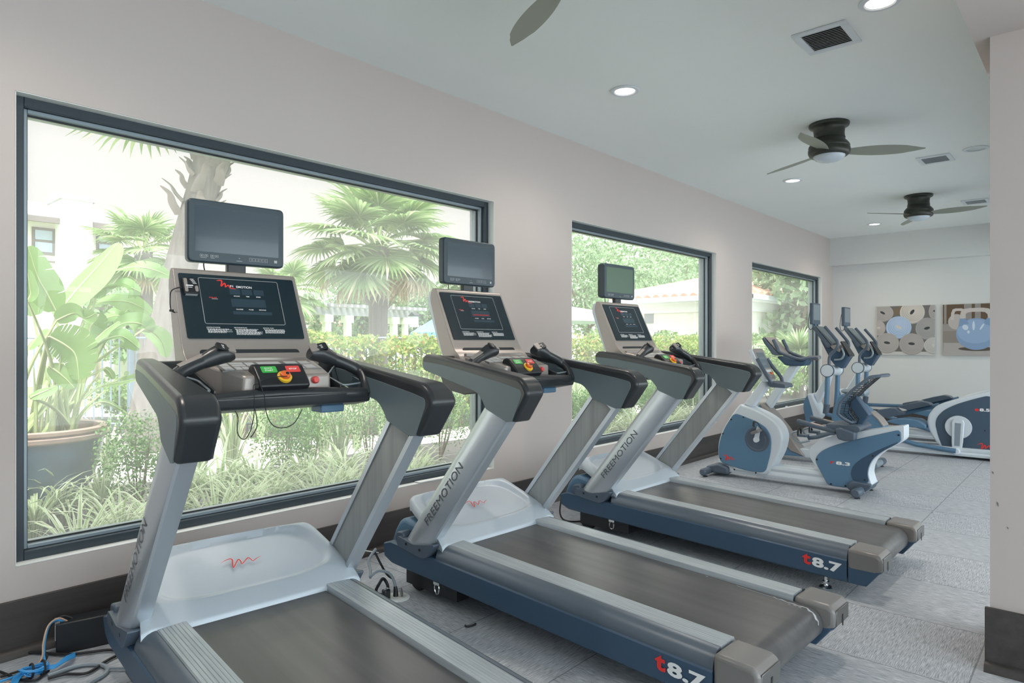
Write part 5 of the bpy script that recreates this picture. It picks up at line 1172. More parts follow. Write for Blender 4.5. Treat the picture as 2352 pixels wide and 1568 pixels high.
# ---- pale boulders along the path
rg = random.Random(4)
def rock(px, py, s, label):
    x, y = gz(px, py); bm = B(); bmesh.ops.create_icosphere(bm, subdivisions=2, radius=s)
    for v in bm.verts: v.co *= 1 + .18*math.sin(v.co.x*19/s*.1 + s*90) + rg.uniform(-.07, .07); v.co.z *= .55
    o = mk('rock', bm, M['stone'], ang=25); o.location = (x, y, GZ + s*.22); o.rotation_euler = (0, 0, rg.uniform(0, 6)); tag(o, label, 'rock', 'pale rocks edging the garden path')
for px, py, s, l in ((150, 1050, .16, 'pale rock right behind the blue pot'), (215, 1030, .22, 'largest pale rock beside the blue pot'), (250, 1015, .14, 'pale rock under the fence bars, second from the pot'), (275, 1045, .18, 'pale rock in front of the boxwood near the pot'), (310, 1012, .2, 'pale rock under the fence beside the treadmill arm'), (335, 1030, .15, 'small pale rock touching the outline of the treadmill arm'),
                     (475, 1030, .2, 'pale rock beside the bright grass tufts'), (520, 1045, .22, 'flat pale rock in front of the bright grass tufts'), (555, 1035, .18, 'pale rock between grass tuft and white-edged leaves'), (620, 1040, .17, 'pale rock behind the nearer boxwood of the pair'), (745, 1035, .2, 'pale rock behind the tall leaves past the boxwoods'), (425, 1060, .2, 'pale rock beside the first treadmill post')):
    rock(px, py, s, l)
# ---- glazed pot with its big-leaved plant
PX, PY = 1.285, 2.25
pot = empty('glazed_pot', (PX, PY, GZ), 0, 'large blue glazed clay pot standing outside the near end of the big window', 'plant pot')
bm = B(); lathe(bm, [(.20, 0), (.24, .02), (.33, .22), (.395, .42), (.425, .56), (.43, .61), (.40, .61), (.38, .56), (0, .54)], (0, 0, 0), 48); mk('body', bm, M['glaze'], pot)
bm = B(); lathe(bm, [(.425, .60), (.452, .615), (.456, .64), (.44, .652), (.455, .664), (.455, .685), (.44, .695), (.40, .69), (.39, .60)], (0, 0, 0), 48, caps=False); mk('rim', bm, M['clay'], pot)
bm = B(); lathe(bm, [(0, .60), (.395, .60), (.395, .605), (0, .615)], (0, 0, 0), 32); mk('soil', bm, M['bed'], pot)
bp = empty('bird_of_paradise_plant', (PX, PY, GZ + .62), 0, 'big-leaved paddle plant growing out of the blue pot', 'plant')
kb = crop(60, 540, 400, 1212)
def paddle(pts, hw, Y0, Y1, roll, seed, tear=.5):
    """broad paddle leaf along a drawn midrib; roll leans the blade towards (+) or away from the viewer"""
    rg = random.Random(seed); P = kb(pts); n = len(P)
    mid = [Vector((*[onY(px, py, Y0 + (Y1-Y0)*i/(n-1))[0]], Y0 + (Y1-Y0)*i/(n-1), onY(px, py, Y0 + (Y1-Y0)*i/(n-1))[1])) for i, (px, py) in enumerate(P)]
    mid = [Vector(p) for p in catmull(mid, 7)]; N = len(mid); V = []; Fc = []; off = Vector((PX, PY, GZ + .62))
    view = Vector((FW[0], FW[1], 0)); c = 0
    nt = int(rg.uniform(1, 4) * tear * 2); tears = {rg.randrange(3, N-2) for _ in range(nt)}
    prev = None
    for i, p in enumerate(mid):
        t = (mid[min(i+1, N-1)] - mid[max(i-1, 0)]).normalized(); s = t.cross(view).normalized(); up = s.cross(t).normalized()
        f = i/(N-1); w = hw * (math.sin(math.pi * min(1, (f*.92 + .06))) ** .55) * (1 if f < .9 else 1)
        row = []
        for q in (-1, -.5, 0, .5, 1):
            a = roll + .35; lift = abs(q) * w * .28
            row.append(tuple(p + (s*math.cos(roll) + up*math.sin(roll)) * q * w + (up*math.cos(roll) - s*math.sin(roll)) * lift - off))
        b = len(V); V += row
        if prev is not None:
            for j in range(4):
                if i in tears and j in (0, 3):
                    a_, b_, c_, d_ = prev+j, prev+j+1, b+j+1, b+j
                    V.append(tuple(Vector(V[a_])*.35 + Vector(V[d_])*.65)) if j == 0 else V.append(tuple(Vector(V[b_])*.35 + Vector(V[c_])*.65))
                    Fc.append((a_, b_, c_, len(V)-1) if j == 0 else (a_, b_, len(V)-1, d_))
                else: Fc.append((prev+j, prev+j+1, b+j+1, b+j))
        prev = b
    o = mk('leaf', (V, Fc), M['banana'], bp, smooth=True, ang=180)
    bm = B(); tube(bm, [tuple(p - off) for p in mid], [.009*(1-.8*i/N) for i in range(N)], 5); mk('midrib', bm, M['stalk'], o)
    return mid[0]
LV = [([(255,640),(420,440),(600,240),(745,62)], .145, 2.2, 2.4, .25, 0), ([(240,620),(170,480),(90,330),(15,90)], .115, 2.1, 2.0, -.5, 1), ([(590,390),(700,300),(880,260),(1050,285),(1195,345)], .085, 2.4, 3.0, .5, 2),
      ([(560,470),(700,420),(830,420),(945,470)], .10, 2.3, 2.6, 1.1, 1), ([(500,600),(650,545),(850,550),(1030,640)], .085, 2.5, 2.9, .4, 1), ([(250,700),(390,640),(480,680),(565,640)], .09, 2.0, 1.9, -.9, 0),
      ([(190,830),(320,900),(405,985),(432,1180)], .165, 1.9, 1.8, -.2, 3), ([(690,790),(800,720),(950,730),(1010,800)], .10, 2.5, 2.8, .5, 0), ([(960,770),(1040,800),(1110,880),(1140,1000)], .095, 2.7, 3.0, .3, 2),
      ([(470,930),(560,860),(660,770),(755,705)], .07, 2.2, 2.4, .6, 1), ([(540,930),(660,850),(790,830),(930,930)], .085, 2.3, 2.5, .9, 3), ([(15,540),(40,480),(30,400),(10,280)], .07, 1.8, 1.8, .6, 0),
      ([(190,1070),(260,1120),(330,1180),(395,1250)], .065, 2.0, 1.9, .3, 0), ([(480,1330),(600,1240),(740,1210),(895,1180)], .03, 2.3, 2.7, .5, 0), ([(430,1500),(560,1380),(680,1375),(835,1470)], .022, 2.2, 2.5, .8, 0),
      ([(10,940),(60,870),(110,810),(140,770)], .08, 2.5, 2.6, .4, 0), ([(640,1090),(670,1110),(700,1150),(712,1180)], .03, 2.5, 2.5, .2, 0), ([(745,1185),(800,1155),(850,1150),(905,1175)], .04, 2.7, 2.9, .5, 0),
      ([(360,660),(420,560),(520,470),(640,500)], .07, 2.7, 2.9, .5, 2), ([(440,880),(520,760),(560,720),(610,790)], .11, 2.7, 2.7, .2, 1), ([(600,700),(680,670),(760,660),(830,690)], .09, 2.8, 3.0, .3, 1), ([(30,1330),(120,1290),(190,1260),(245,1230)], .05, 1.9, 1.95, .4, 0), ([(800,690),(870,660),(930,655),(960,665)], .04, 2.9, 3.0, .4, 0), ([(60,660),(30,600),(0,560),(-60,520)], .12, 2.6, 2.6, .3, 1)]
rg = random.Random(9)
for i, (pts, hw, a, b, rl, tr) in enumerate(LV):
    m0 = paddle(pts, hw, a, b, rl, i + 3, tr)
    r0 = Vector((PX + rg.uniform(-.22, .24), PY + rg.uniform(-.15, .2), GZ + .62)); d = m0 - r0
    mid = r0 + d*.5 + Vector((rg.uniform(-.04, .04), 0, .06))
    off = Vector((PX, PY, GZ + .62)); bm = B(); pt = catmull([tuple(r0 - off), tuple(mid - off), tuple(m0 - off)], 6)
    tube(bm, pt, [.026 - .016*k/len(pt) for k in range(len(pt))], 7, flat=.6); mk('leaf_stalk', bm, M['stalk'], bp)
for k in range(16):
    r0 = Vector((rg.uniform(-.26, .30), rg.uniform(-.2, .2), 0)); bm = B(); h = rg.uniform(.3, .75)
    tube(bm, catmull([tuple(r0), tuple(r0*1.25 + Vector((0, 0, h*.5))), tuple(r0*1.7 + Vector((rg.uniform(-.05, .05), 0, h)))], 5), [.028, .027, .026, .024, .021, .018, .016, .013, .010, .007, .005], 6, flat=.5); mk('leaf_sheath', bm, M['stalk'], bp)
# ---- fan palms
def frond_mesh(n, R, droop, seed, dry=False):
    rg = random.Random(seed); V = []; Fc = []; mi = []
    hub = Vector((0, 0, 0))
    for i in range(n):
        a = math.radians(-128 + 256*i/(n-1)); l = R * (.80 + .2*math.cos(a*.55)) * rg.uniform(.88, 1.05); w = R*.028
        d = Vector((math.cos(a), math.sin(a), 0)); s = Vector((-d.y, d.x, 0)); prev = None; p = hub.copy(); el = .28 - .25*abs(a)/2.2
        for k in range(6):
            f = k/5; ww = w*(.55 + 1.0*min(1, f*2.2)) * (1 - max(0, (f-.45)/.55)**1.3) + .001
            b = len(V); V += [tuple(p - s*ww + Vector((0, 0, ww*.7))), tuple(p), tuple(p + s*ww + Vector((0, 0, ww*.7)))]
            if prev is not None:
                for j in (0, 1): Fc.append((prev+j, prev+j+1, b+j+1, b+j))
            prev = b; p = p + (d*math.cos(el) + Vector((0, 0, math.sin(el))))*(l/5); el -= droop*(.12 + .55*f*f)*rg.uniform(.7, 1.3)
    me = bpy.data.meshes.new('frond'); me.from_pydata(V, [], Fc); me.materials.append(M['drypalm'] if dry else M['palm'])
    return me
FR = [frond_mesh(34, .78, .65, s) for s in (1, 2, 3, 4)]; FD = [frond_mesh(28, .70, 1.6, s, True) for s in (5, 6)]
def crown(t, z, sc, n, seed, ndry=5, lo=-50, hi=78):
    rg = random.Random(seed)
    for i in range(n + ndry):
        dry = i >= n; az = i*2.39996 + rg.uniform(-.2, .2)
        el = math.radians(rg.uniform(-62, -36)) if dry else math.radians(hi + (lo-hi)*((i+.5)/n)**.9)
        L = sc*rg.uniform(.75, 1.0)*(.55 + .45*math.cos(el)); d = Vector((math.cos(az)*math.cos(el), math.sin(az)*math.cos(el), math.sin(el)))
        hubp = Vector((0, 0, z)) + d*L
        o = bpy.data.objects.new('frond', rg.choice(FD if dry else FR)); COL.objects.link(o); o.parent = t; o.location = hubp
        o.rotation_euler = (rg.uniform(-.2, .2), -el + math.radians(18 if not dry else 0), az); s = sc*rg.uniform(.85, 1.1); o.scale = (s, s, s)
        bm = B(); m = Vector((0, 0, z)) + d*L*.5 + Vector((0, 0, .05)); inv = 1; tube(bm, [tuple(Vector((0, 0, z - .05))), tuple(m), tuple(hubp)], [.02*sc, .014*sc, .010*sc], 5); mk('frond_stalk', bm, M['drypalm'] if dry else M['stalk'], t, smooth=True)
def palm(x, y, h, r, label, sc, n, seed, ndry=5, boots=(0, 0, 0), lean=(0, 0), lo=-50, hi=78):
    t = empty('fan_palm', (x, y, GZ), 0, label, 'palm tree', 'fan palms in the garden')
    bm = B(); N = 14; path = [(lean[0]*(k/N)**1.3, lean[1]*(k/N)**1.3, h*k/N) for k in range(N+1)]
    tube(bm, path, [r*(1.12 - .2*min(1, k/4) + (.25*max(0, (k/N-.78)/.22) if boots[0] else 0)) for k in range(N+1)], 18); mk('trunk', bm, M['bark'], t)
    rg = random.Random(seed+50)
    for i in range(boots[0]):
        f = boots[1] + (boots[2]-boots[1])*i/max(1, boots[0]-1); az = i*2.4 + rg.uniform(-.3, .3); z0 = f*h; d = Vector((math.cos(az), math.sin(az), 0)); q = Vector((lean[0]*f**1.3, lean[1]*f**1.3, z0)); s = Vector((-d.y, d.x, 0)) * (1 if i % 2 else -1)
        L = rg.uniform(.3, .55)*r*5.2/2; a = q + d*r*.9; tw = rg.uniform(.25, .6)
        b = a + d*L*.35 + s*L*tw + Vector((0, 0, L*.8)); c = b + d*L*.38 + s*L*.12 + Vector((0, 0, L*.30))
        bm = B(); tube(bm, catmull([tuple(a), tuple((a+b)/2 + d*.02), tuple(b), tuple(c)], 3), [r*.40, r*.38, r*.36, r*.33, r*.29, r*.25, r*.20, r*.17, r*.12, r*.05], 8, flat=.3); mk('leaf_base', bm, M['boots'], t)
    o = empty('crown_pivot', (lean[0], lean[1], 0)) if 0 else None
    if n: 
        c = len(t.children); crown(t, h, sc, n, seed, ndry, lo, hi)
        for ch in list(t.children):
            if ch.name.startswith('frond'): ch.location = Vector(ch.location) + Vector((lean[0], lean[1], 0))
    return t
x, z = onY(400, 800, 5.2); x2, z2 = onY(462, 400, 5.2)
palm(x - .35, 5.2, 4.1, .205, 'old palm trunk with criss-crossed leaf bases behind the first treadmill screen', 1.2, 16, 21, 0, (26, .70, .97), (x2 - x + .62, 0), lo=-5)
x, z = onY(870, 760, 7.2); palm(x, 7.2, 3.15, .20, 'green fan palm with dry hanging fronds in the middle of the big window', 1.08, 34, 5, 12, (14, .62, .98), (-.03, 0), lo=-40, hi=80)
x, z = onY(330, 560, 12.5); palm(x, 12.5, 3.3, .2, 'fan palm half hidden behind the old trunk, above the paddle leaves', .85, 26, 31, 3)
x, z = onY(655, 640, 14); palm(x, 14, 2.7, .2, 'fan palm peeping out between the first treadmill screen and the green palm', .9, 20, 41, 4)
x, z = onY(1075, 560, 15); palm(x, 15, 3.8, .2, 'fan palm cut off by the far jamb of the big window', .95, 20, 51, 4)
x, z = onY(1835, 770, 1.9); palm(x, 1.9, .72, .12, 'low palm with feathery pale fronds in the third window', .8, 14, 61, 0, lo=0)
# ---- fence
FA, FB, FC_ = (-1.2, 12.6), (6.0, 4.55), (16., 4.4)
fn = empty('garden_fence', (FB[0], FB[1], GZ), 0, 'grey-blue metal bar fence running behind the garden bed', 'fence')
def rel(p, z=0): return (p[0]-FB[0], p[1]-FB[1], z)
for z in (.10, 1.36): 
    bm = B(); tube(bm, [rel(FA, z), rel(FB, z), rel(FC_, z)], .018, 6); mk('rail', bm, M['fence'], fn)
pick = None; npk = 0
def lerp(a, b, f): return (a[0]+(b[0]-a[0])*f, a[1]+(b[1]-a[1])*f)
L1_ = math.dist(FA, FB); L2_ = math.dist(FB, FC_)
for i in range(96):
    s = i * .125 + L1_ - 7.4
    p = lerp(FA, FB, s/L1_) if s < L1_ else lerp(FB, FC_, (s-L1_)/L2_)
    if pick is None: bm = B(); box(bm, -.009, .009, -.009, .009, .0, 1.36); pick = o = mk('picket', bm, M['fence'], fn)
    else: o = pick.copy(); COL.objects.link(o)
    o.parent = fn; o.location = rel(p)
for s in (L1_-6, L1_-3.6, L1_-1.2, L1_+1.4, L1_+4):
    p = lerp(FA, FB, s/L1_) if s < L1_ else lerp(FB, FC_, (s-L1_)/L2_); bm = B(); box(bm, -.03, .03, -.03, .03, 0, 1.48); o = mk('post', bm, M['fence'], fn); o.location = rel(p)
# ---- hedges
def strip(path, w, h0, h1):
    Ls = [math.dist(a, b) for a, b in zip(path, path[1:])]; T_ = sum(Ls)
    def f(rg):
        s = rg.uniform(0, T_)
        for (a, b), l in zip(zip(path, path[1:]), Ls):
            if s <= l: break
            s -= l
        p = lerp(a, b, min(1, s/l)); d = Vector((b[0]-a[0], b[1]-a[1], 0)).normalized(); n = Vector((d.y, -d.x, 0))
        hh = h1 + .0 + .06*math.sin(p[0]*5.1) + .05*math.sin(p[0]*11.3 + 1)
        r = rg.random()
        if r < .60: q = -w/2 * rg.uniform(.72, 1.05); z = rg.uniform(h0, hh); o = -n
        elif r < .9: q = rg.uniform(-w/2, w/2); z = hh * rg.uniform(.93, 1.05); o = Vector((0, 0, 1))
        else: q = w/2; z = rg.uniform(h0, hh); o = n
        return ((p[0] - n.x*q*-1, p[1] - n.y*q*-1, GZ + z), -o if r < .6 else o)
    return f
hp = [(3.95, 5.9), (5.6, 4.1), (16, 3.95)]
h = empty('garden_hedge', (5.6, 4.1, 0), 0, 'long loose hedge with red-tipped yellow-green leaves along the fence', 'hedge')
o = leafcloud('foliage', strip([(p[0], p[1]) for p in hp], .9, .25, 1.30), 30000, .036, M['hedge'], h, seed=3); o.location = (-5.6, -4.1, 0)
bm = B()
for i in range(70):
    s = i/69*.98; p = lerp(hp[0], hp[1], s*3.2) if s < .31 else lerp(hp[1], hp[2], (s-.31)/.69); a = (p[0]-5.6 + rnd(-.1, .1), p[1]-4.1 + rnd(-.2, .2), 0)
    for k in range(2): tube(bm, [a, (a[0]+rnd(-.15, .15), a[1]+rnd(-.1, .1), .6), (a[0]+rnd(-.3, .3), a[1]+rnd(-.2, .2), 1.2)], [.012, .009, .005], 5)
mk('stems', bm, M['branch'], h)
h2 = empty('low_hedge', (15.5, 3.6, 0), 0, 'clipped green hedge in front of the tile-roofed house', 'hedge')
o = leafcloud('foliage', strip([(13.8, 6.2), (15.6, 4.2), (24, 3.6)], .8, .1, 1.42), 7000, .06, M['hedge2'], h2, seed=8); o.location = (-15.5, -3.6, 0)
# ---- trees
def tree(x, y, h, r, label, n, size, m, seed, group='leafy trees behind the garden'):
    t = empty('garden_tree', (x, y, GZ), 0, label, 'tree', group); rg = random.Random(seed)
    lobes = [(rg.uniform(-.75, .75)*r, rg.uniform(-.5, .5)*r, h*rg.uniform(.35, .85), r*rg.uniform(.38, .6), r*rg.uniform(.32, .5)) for _ in range(16)]
    leafcloud('crown', blob(lobes), n, size, M[m], t, seed=seed)
    bm = B(); tube(bm, [(0, 0, 0), (.1, 0, h*.3), (-.05, 0, h*.6)], [.16, .13, .08], 8)
    for l in lobes[:9]: tube(bm, [(.05, 0, h*.3), (l[0]*.5, l[1]*.5, l[2]*.75), (l[0], l[1], l[2])], [.08, .05, .02], 5)
    mk('trunk', bm, M['branch'], t)
def at_px(px, Y): return onY(px, 787, Y)[0]
tree(at_px(1345, 13), 13, 6.2, 3.0, 'pale green leafy tree at the near side of the second window', 9000, .085, 'tree', 1)
tree(at_px(1450, 14), 14, 6.3, 3.6, 'pale green leafy tree behind the last treadmill television', 9000, .10, 'tree', 2)
tree(at_px(1555, 14), 14, 6.6, 4.0, 'pale green leafy tree above the tiled roof', 9000, .11, 'tree', 3)
tree(at_px(1690, 13), 13, 7.0, 4.0, 'leafy tree above the tiled roof in the third window', 6000, .12, 'tree', 4)
tree(at_px(1835, 3.4), 3.4, 4.6, 1.9, 'broad-leaved tree hanging over the wall in the third window', 5200, .13, 'tree2', 5)
tree(at_px(820, 17), 17, 4.0, 2.2, 'dark bushy tree behind the pergola', 5000, .10, 'tree', 6)
tree(at_px(930, 18), 18, 4.2, 1.8, 'bushy tree behind the pergola end', 4000, .10, 'tree', 7)
tree(at_px(1000, 17), 17, 2.8, 1.4, 'small tree beside the blue umbrella', 2500, .09, 'tree', 8)
tree(at_px(345, 17), 17, 3.2, 1.6, 'round bushy tree behind the old palm trunk', 4000, .09, 'tree', 9)
# ---- houses
def hbox(bm, px0, px1, py0, py1, Y, d):
    x0, z1 = onY(px0, py0, Y); x1, z0 = onY(px1, py1, Y); box(bm, x0, x1, Y, Y + d, min(z0, z1), max(z0, z1))
def house(name, label, loc): return empty(name, loc, 0, label, 'house')
Y = 20.; hx0 = onY(-40, 0, Y)[0]; hx1 = onY(345, 0, Y)[0]; ez = onY(100, 508, Y)[1]
H1 = house('cream_house', 'two-storey cream house with brown-framed windows and a chimney, across the garden', (0, 0, 0))
bm = B(); box(bm, hx0, hx1, Y, Y + 9, 0, ez); mk('wall', bm, M['stucco'], H1, smooth=False)
bm = B(); prism(bm, [(Y - .5, ez - .05), (Y + 4.5, ez + 1.15), (Y + 9.5, ez - .05), (Y + 9.5, ez + .1), (Y + 4.5, ez + 1.35), (Y - .5, ez + .10)], 'x', hx0 - .4, hx1 + .4); mk('roof', bm, M['roofgrey'], H1)
bm = B(); box(bm, hx0 - .4, hx1 + .4, Y - .56, Y - .44, ez - .1, ez + .06); mk('gutter', bm, M['brown'], H1)
c0, cz0 = onY(139, 432, Y - .8); c1, cz1 = onY(217, 466, Y - .8)
bm = B(); box(bm, c0 + .05, c1 - .05, Y - .8, Y + .6, 0, cz1); ch = mk('chimney', bm, M['stuccow'], H1, smooth=False)
bm = B(); box(bm, c0 - .03, c1 + .03, Y - .85, Y + .65, cz1, cz1 + .12); prism(bm, [(Y - .85, cz1 + .12), (Y - .1, cz0), (Y + .65, cz1 + .12)], 'x', c0, c1); mk('chimney_cap', bm, M['roofgrey'], ch)
for px0, px1, py0, py1 in ((74, 127, 520, 587), (222, 268, 537, 580), (58, 70, 618, 652)):
    bm = B(); hbox(bm, px0, px1, py0, py1, Y - .06, .1); f = mk('window', bm, M['brown'], H1, smooth=False)
    bm = B(); w = (px1-px0)*.13; hbox(bm, px0+w, px1-w, py0+w, (py0+py1)/2-1, Y - .08, .05); hbox(bm, px0+w, px1-w, (py0+py1)/2+1, py1-w, Y - .08, .05); mk('window_glass', bm, M['winglass'], f, smooth=False)
bm = B()
for px0, px1, py in ((110, 210, 604), (60, 215, 712)): hbox(bm, px0, px1, py-2, py+2, Y - .07, .1)
mk('belt_trim', bm, M['brown'], H1, smooth=False)
Y = 18.5; x0, z1 = onY(262, 718, Y); x1 = onY(402, 0, Y)[0]
H3 = house('low_cottage', 'low cream cottage wall under a brown eave behind the paddle leaves', (0, 0, 0))
bm = B(); box(bm, x0, x1, Y, Y + 4, 0, z1); mk('wall', bm, M['stucco'], H3, smooth=False)
bm = B(); hbox(bm, 262, 402, 734, 742, Y - .3, .35); prism(bm, [(Y - .6, z1 + .02), (Y + 2, z1 + .55), (Y + 4.4, z1 + .02)], 'x', x0, x1); mk('roof', bm, M['brown'], H3)
# tile-roofed cottages behind the pergola
def tileroof(name, parent, corners, nwave, amp, nrow=6):
    """one roof slope of round clay tiles: corners eave-left, eave-right, ridge-right, ridge-left"""
    a, b, c, d = [Vector(p) for p in corners]; n = (b-a).cross(d-a).normalized(); n = n if n.z > 0 else -n; V = []; Fc = []; S = nwave*6
    for j in range(nrow + 1):
        for st in ((0,) if j in (0, nrow) else (0, 1)):
            v = j / nrow
            for i in range(S + 1):
                u = i / S; p = (a*(1-u) + b*u)*(1-v) + (d*(1-u) + c*u)*v
                V.append(tuple(p + n*(amp*abs(math.sin(u*nwave*math.pi)) + (amp*.45 if st == 0 and j else 0))))
    R = len(V)//(S+1)
    for j in range(R-1):
        for i in range(S): k = j*(S+1)+i; Fc.append((k, k+1, k+S+2, k+S+1))
    V2 = [tuple(Vector(v) - n*.12) for v in V]; o = len(V); V += V2
    for i in range(S): Fc.append((i+1, i, i+o, i+1+o))
    mk(name, (V, Fc), M['tile'], parent, ang=30)
Y = 21.
H4 = house('tiled_cottages', 'white cottages with red tiled roofs behind the pergola', (0, 0, 0))
for px0, px1, ey, ry in ((700, 790, 746, 724), (762, 792, 747, 728), (800, 836, 748, 737), (820, 850, 735, 724)):
    x0, ez = onY(px0, ey, Y); x1 = onY(px1, ey, Y)[0]; rz = onY(px0, ry, Y)[1]
    bm = B(); box(bm, x0 + .3, x1 - .3, Y, Y + 3, 0, ez); mk('wall', bm, M['stuccow'], H4, smooth=False)
    tileroof('roof', H4, ((x0, Y - .4, ez), (x1, Y - .4, ez), (x1 - .8, Y + 2, rz + .5), (x0 + .8, Y + 2, rz + .5)), 8, .07, 4)
    bm = B(); box(bm, x0 + .6, x1 - .6, Y - .05, Y + .01, ez - .9, ez - .12); mk('window', bm, M['timber'], H4, smooth=False)
# pergola
Y = 15.; PG = empty('pergola', (12, Y, GZ), 0, 'grey timber pergola on white pillars seen across the hedge', 'pergola')
x0 = onY(655, 0, Y)[0] - 12; x1 = onY(948, 0, Y)[0] - 12; z1, z0 = onY(700, 700, Y)[1], onY(700, 720, Y)[1]
bm = B(); box(bm, x0, x1, -.1, .1, z0 - GZ - .02, z0 - GZ + .22); box(bm, x0, x1, 3.0, 3.2, z0 - GZ - .02, z0 - GZ + .22); mk('beam', bm, M['timber'], PG)
for k in range(22):
    xx = x0 + (x1-x0)*k/21; bm = B(); box(bm, xx-.05, xx+.05, -.7, 3.8, z0 - GZ + .22, z1 - GZ + .05); mk('rafter', bm, M['timber'], PG)
for px, w in ((750, 20), (798, 18), (904, 19), (930, 16)):
    xx = onY(px, 0, Y)[0] - 12; ww = w/1530*16/2*1.0; bm = B(); box(bm, xx-ww, xx+ww, -ww, ww, 0, z0 - GZ); p = mk('pillar', bm, M['stuccow'], PG, smooth=False)
    bm = B(); box(bm, xx-ww-.05, xx+ww+.05, -ww-.05, ww+.05, z0 - GZ - .25, z0 - GZ - .02); mk('pillar_cap', bm, M['stuccow'], p, smooth=False)
# street-style lantern and umbrellas
x, z = onY(951, 737, 13); ln = empty('lantern_post', (x, 13, GZ), 0, 'small lantern on a thin black post beside the blue umbrella', 'lamp post')
bm = B(); tube(bm, [(0, 0, 0), (0, 0, z - .25)], .025, 8); mk('post', bm, M['black'], ln)
bm = B(); box(bm, -.1, .1, -.1, .1, z - .22, z + .12); mk('lantern_glass', bm, M['lampoff'], ln)
bm = B(); box(bm, -.14, .14, -.14, .14, z + .12, z + .15); prism(bm, [(-.14, z+.15), (0, z+.26), (.14, z+.15)], 'x', -.1, .1); mk('lantern_roof', bm, M['black'], ln)
def umbrella(px, py0, py1, Y, R, m, label):
    x, z1 = onY(px, py0, Y); z0 = onY(px, py1, Y)[1]; t = empty('garden_umbrella', (x, Y, GZ), 0, label, 'umbrella', 'patio umbrellas beyond the hedge')
    bm = B(); n = 8; V = [(0, 0, z1 - GZ)] ; 
    ring = [(R*math.cos(k*2*math.pi/n), R*math.sin(k*2*math.pi/n), z0 - GZ) for k in range(n)]; midr = [(p[0]*.5, p[1]*.5, (z1*.58 + z0*.42) - GZ) for p in ring]; low = [(p[0], p[1], p[2] - .14) for p in ring]
    V = [(0, 0, z1 - GZ)] + midr + ring + low; Fc = []
    for k in range(n):
        j = (k+1) % n; Fc += [(0, 1+k, 1+j), (1+k, 9+k, 9+j, 1+j), (9+k, 17+k, 17+j, 9+j)]
    mk('canopy', (V, Fc), m, t, smooth=False); bm = B(); tube(bm, [(0, 0, 0), (0, 0, z1 - GZ - .02)], .025, 8); mk('pole', bm, M['timber'], t)
umbrella(1040, 712, 764, 11, 1.25, M['umbb'], 'blue patio umbrella half hidden by the middle treadmill console')
umbrella(1290, 700, 731, 10, 2.2, M['umbw'], 'pale patio umbrella cut by the near edge of the second window')
# house with the big tiled roof beyond the second and third windows
XH, YH = 18.4, 4.2; y_far, ez = onX(1440, 693, XH); 
H2 = house('tiled_house', 'cream house with a terracotta tiled roof and white gutter beyond the second window', (0, 0, 0))
ez = 2.55
bm = B(); box(bm, XH, XH + 9, YH, y_far, 0, ez); mk('wall', bm, M['stucco'], H2, smooth=False)
bm = B(); box(bm, XH - .45, XH - .30, YH - .45, y_far + .4, ez - .02, ez + .13); box(bm, XH - .45, XH + 9.4, YH - .45, YH - .30, ez - .02, ez + .13); mk('gutter', bm, M['whitemetal'], H2, bevel=.02)
bm = B(); box(bm, XH - .30, XH + 9.2, YH - .30, y_far + .3, ez - .06, ez); box(bm, XH - .06, XH + 9.1, YH - .06, y_far + .06, ez - .32, ez - .06); mk('eave_board', bm, M['stuccow'], H2, smooth=False)
rz = 3.62; xr = XH + 3.4; ya, yb = YH + 2.8, y_far - 2.6
tileroof('roof', H2, ((XH - .4, y_far + .4, ez + .12), (XH - .4, YH - .4, ez + .12), (xr, ya, rz), (xr, yb, rz)), 15, .11, 8)
tileroof('roof', H2, ((XH - .4, YH - .4, ez + .12), (XH + 9.4, YH - .4, ez + .12), (XH + 6, ya, rz), (xr, ya, rz)), 20, .11, 8)
bm = B(); tube(bm, [(XH - .4, y_far + .4, ez + .2), (xr, yb, rz + .06), (xr, ya, rz + .06), (XH - .4, YH - .4, ez + .2)], .11, 8); mk('ridge_tiles', bm, M['tile'], H2)
yw, zw = onX(1480, 705, XH - .03); yw2, zw2 = onX(1500, 742, XH - .03)
bm = B(); box(bm, XH - .03, XH + .02, min(yw, yw2), max(yw, yw2), zw2, zw); f = mk('window', bm, M['timber'], H2, smooth=False)
bm = B(); (ya_, za_), (yb_, zb_) = onX(1503, 763, XH - .02), onX(1533, 773, XH - .02); 
for q in ((ya_, yb_, za_, za_-.02), (ya_, yb_, zb_, zb_+.02), (ya_, ya_-.03, zb_, za_), (yb_, yb_+.03, zb_, za_)): box(bm, XH - .03, XH + .01, *sorted(q[:2]), *sorted(q[2:]))
mk('wall_plaque', bm, M['timber'], H2, smooth=False)
# far apartment block with balcony rails behind the trees
Y = 30.; AB = house('far_apartments', 'pale apartment block with barred balconies above the trees in the second window', (0, 0, 0))
x0, z1 = onY(1240, 380, Y); x1, z0 = onY(1480, 520, Y)
bm = B(); box(bm, x0, x1, Y, Y + 6, 0, z1); mk('wall', bm, M['stuccow'], AB, smooth=False)
for px0, px1 in ((1270, 1340), (1375, 1440)):
    a, zt_ = onY(px0, 537, Y - 1); b = onY(px1, 537, Y - 1)[0]
    bm = B(); box(bm, a, b, Y - 1.1, Y - 1, zt_ - .06, zt_); box(bm, a, b, Y - 1.1, Y, zt_ - 1.15, zt_ - 1.0)
    for k in range(40): xx = a + (b-a)*k/39; box(bm, xx - .02, xx + .02, Y - 1.07, Y - 1.03, zt_ - 1.05, zt_)
    bl = mk('balcony', bm, M['timber'], AB, smooth=False)
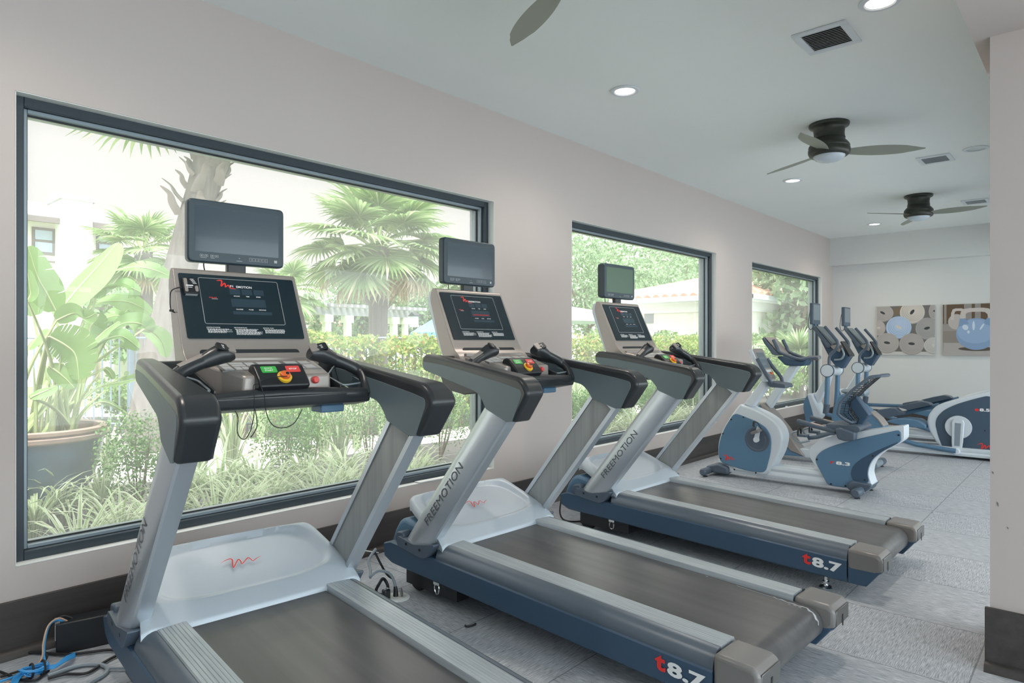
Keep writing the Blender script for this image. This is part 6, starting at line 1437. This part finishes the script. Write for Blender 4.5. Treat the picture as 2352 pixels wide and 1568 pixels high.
# ================================================================== LIGHT, SKY, CAMERA
w = bpy.data.worlds.new('World'); SC.world = w; w.use_nodes = True; nt = w.node_tree; bg = nt.nodes['Background']
tc = nt.nodes.new('ShaderNodeTexCoord'); sp_ = nt.nodes.new('ShaderNodeSeparateXYZ'); nt.links.new(tc.outputs['Generated'], sp_.inputs[0])
rmp = nt.nodes.new('ShaderNodeValToRGB'); mr = nt.nodes.new('ShaderNodeMapRange'); mr.inputs[1].default_value = -.6; mr.inputs[2].default_value = .3
nt.links.new(sp_.outputs[1], mr.inputs[0]); nt.links.new(mr.outputs[0], rmp.inputs['Fac'])
BACK, FRONT = 3.6, 1.02
rmp.color_ramp.elements[0].color = (.84*BACK, .95*BACK, 1.0*BACK, 1); rmp.color_ramp.elements[1].color = (1.0*FRONT, .985*FRONT, .97*FRONT, 1)
up_ = nt.nodes.new('ShaderNodeMapRange'); up_.inputs[1].default_value = .32; up_.inputs[2].default_value = 1.; up_.inputs[3].default_value = 1.; up_.inputs[4].default_value = 3.2
nt.links.new(sp_.outputs[2], up_.inputs[0]); vm = nt.nodes.new('ShaderNodeVectorMath'); vm.operation = 'SCALE'       # an overcast sky is brighter overhead
nt.links.new(rmp.outputs['Color'], vm.inputs[0]); nt.links.new(up_.outputs[0], vm.inputs['Scale']); nt.links.new(vm.outputs[0], bg.inputs['Color']); bg.inputs['Strength'].default_value = SKY_S
s = bpy.data.lights.new('sun', 'SUN'); s.energy = SUN_S; s.angle = math.radians(6); s.color = (1, .96, .9)
so = bpy.data.objects.new('sun', s); COL.objects.link(so)
so.rotation_euler = Vector((.25, .45, -.86)).to_track_quat('-Z', 'Y').to_euler()
cam = bpy.data.cameras.new('camera'); co = bpy.data.objects.new('camera', cam); COL.objects.link(co)
co.location = CAM; cam.sensor_width = 36; cam.lens = F / 2352 * 36; cam.shift_y = (HY - 784) / 2352; cam.clip_start = .05; cam.clip_end = 300
fwv = Vector((FW[0], FW[1], 0)); co.rotation_euler = fwv.to_track_quat('-Z', 'Y').to_euler(); SC.camera = co
SC.view_settings.view_transform = 'Standard'; SC.view_settings.look = 'None'; SC.view_settings.gamma = 1; SC.view_settings.exposure = EXPO; SC.view_settings.use_curve_mapping = False
c = SC.cycles; c.max_bounces = 8; c.diffuse_bounces = 5; c.glossy_bounces = 4; c.transmission_bounces = 4; c.transparent_max_bounces = 12; c.caustics_reflective = False; c.caustics_refractive = False
c.sample_clamp_indirect = 6; c.use_denoising = True; c.blur_glossy = .5
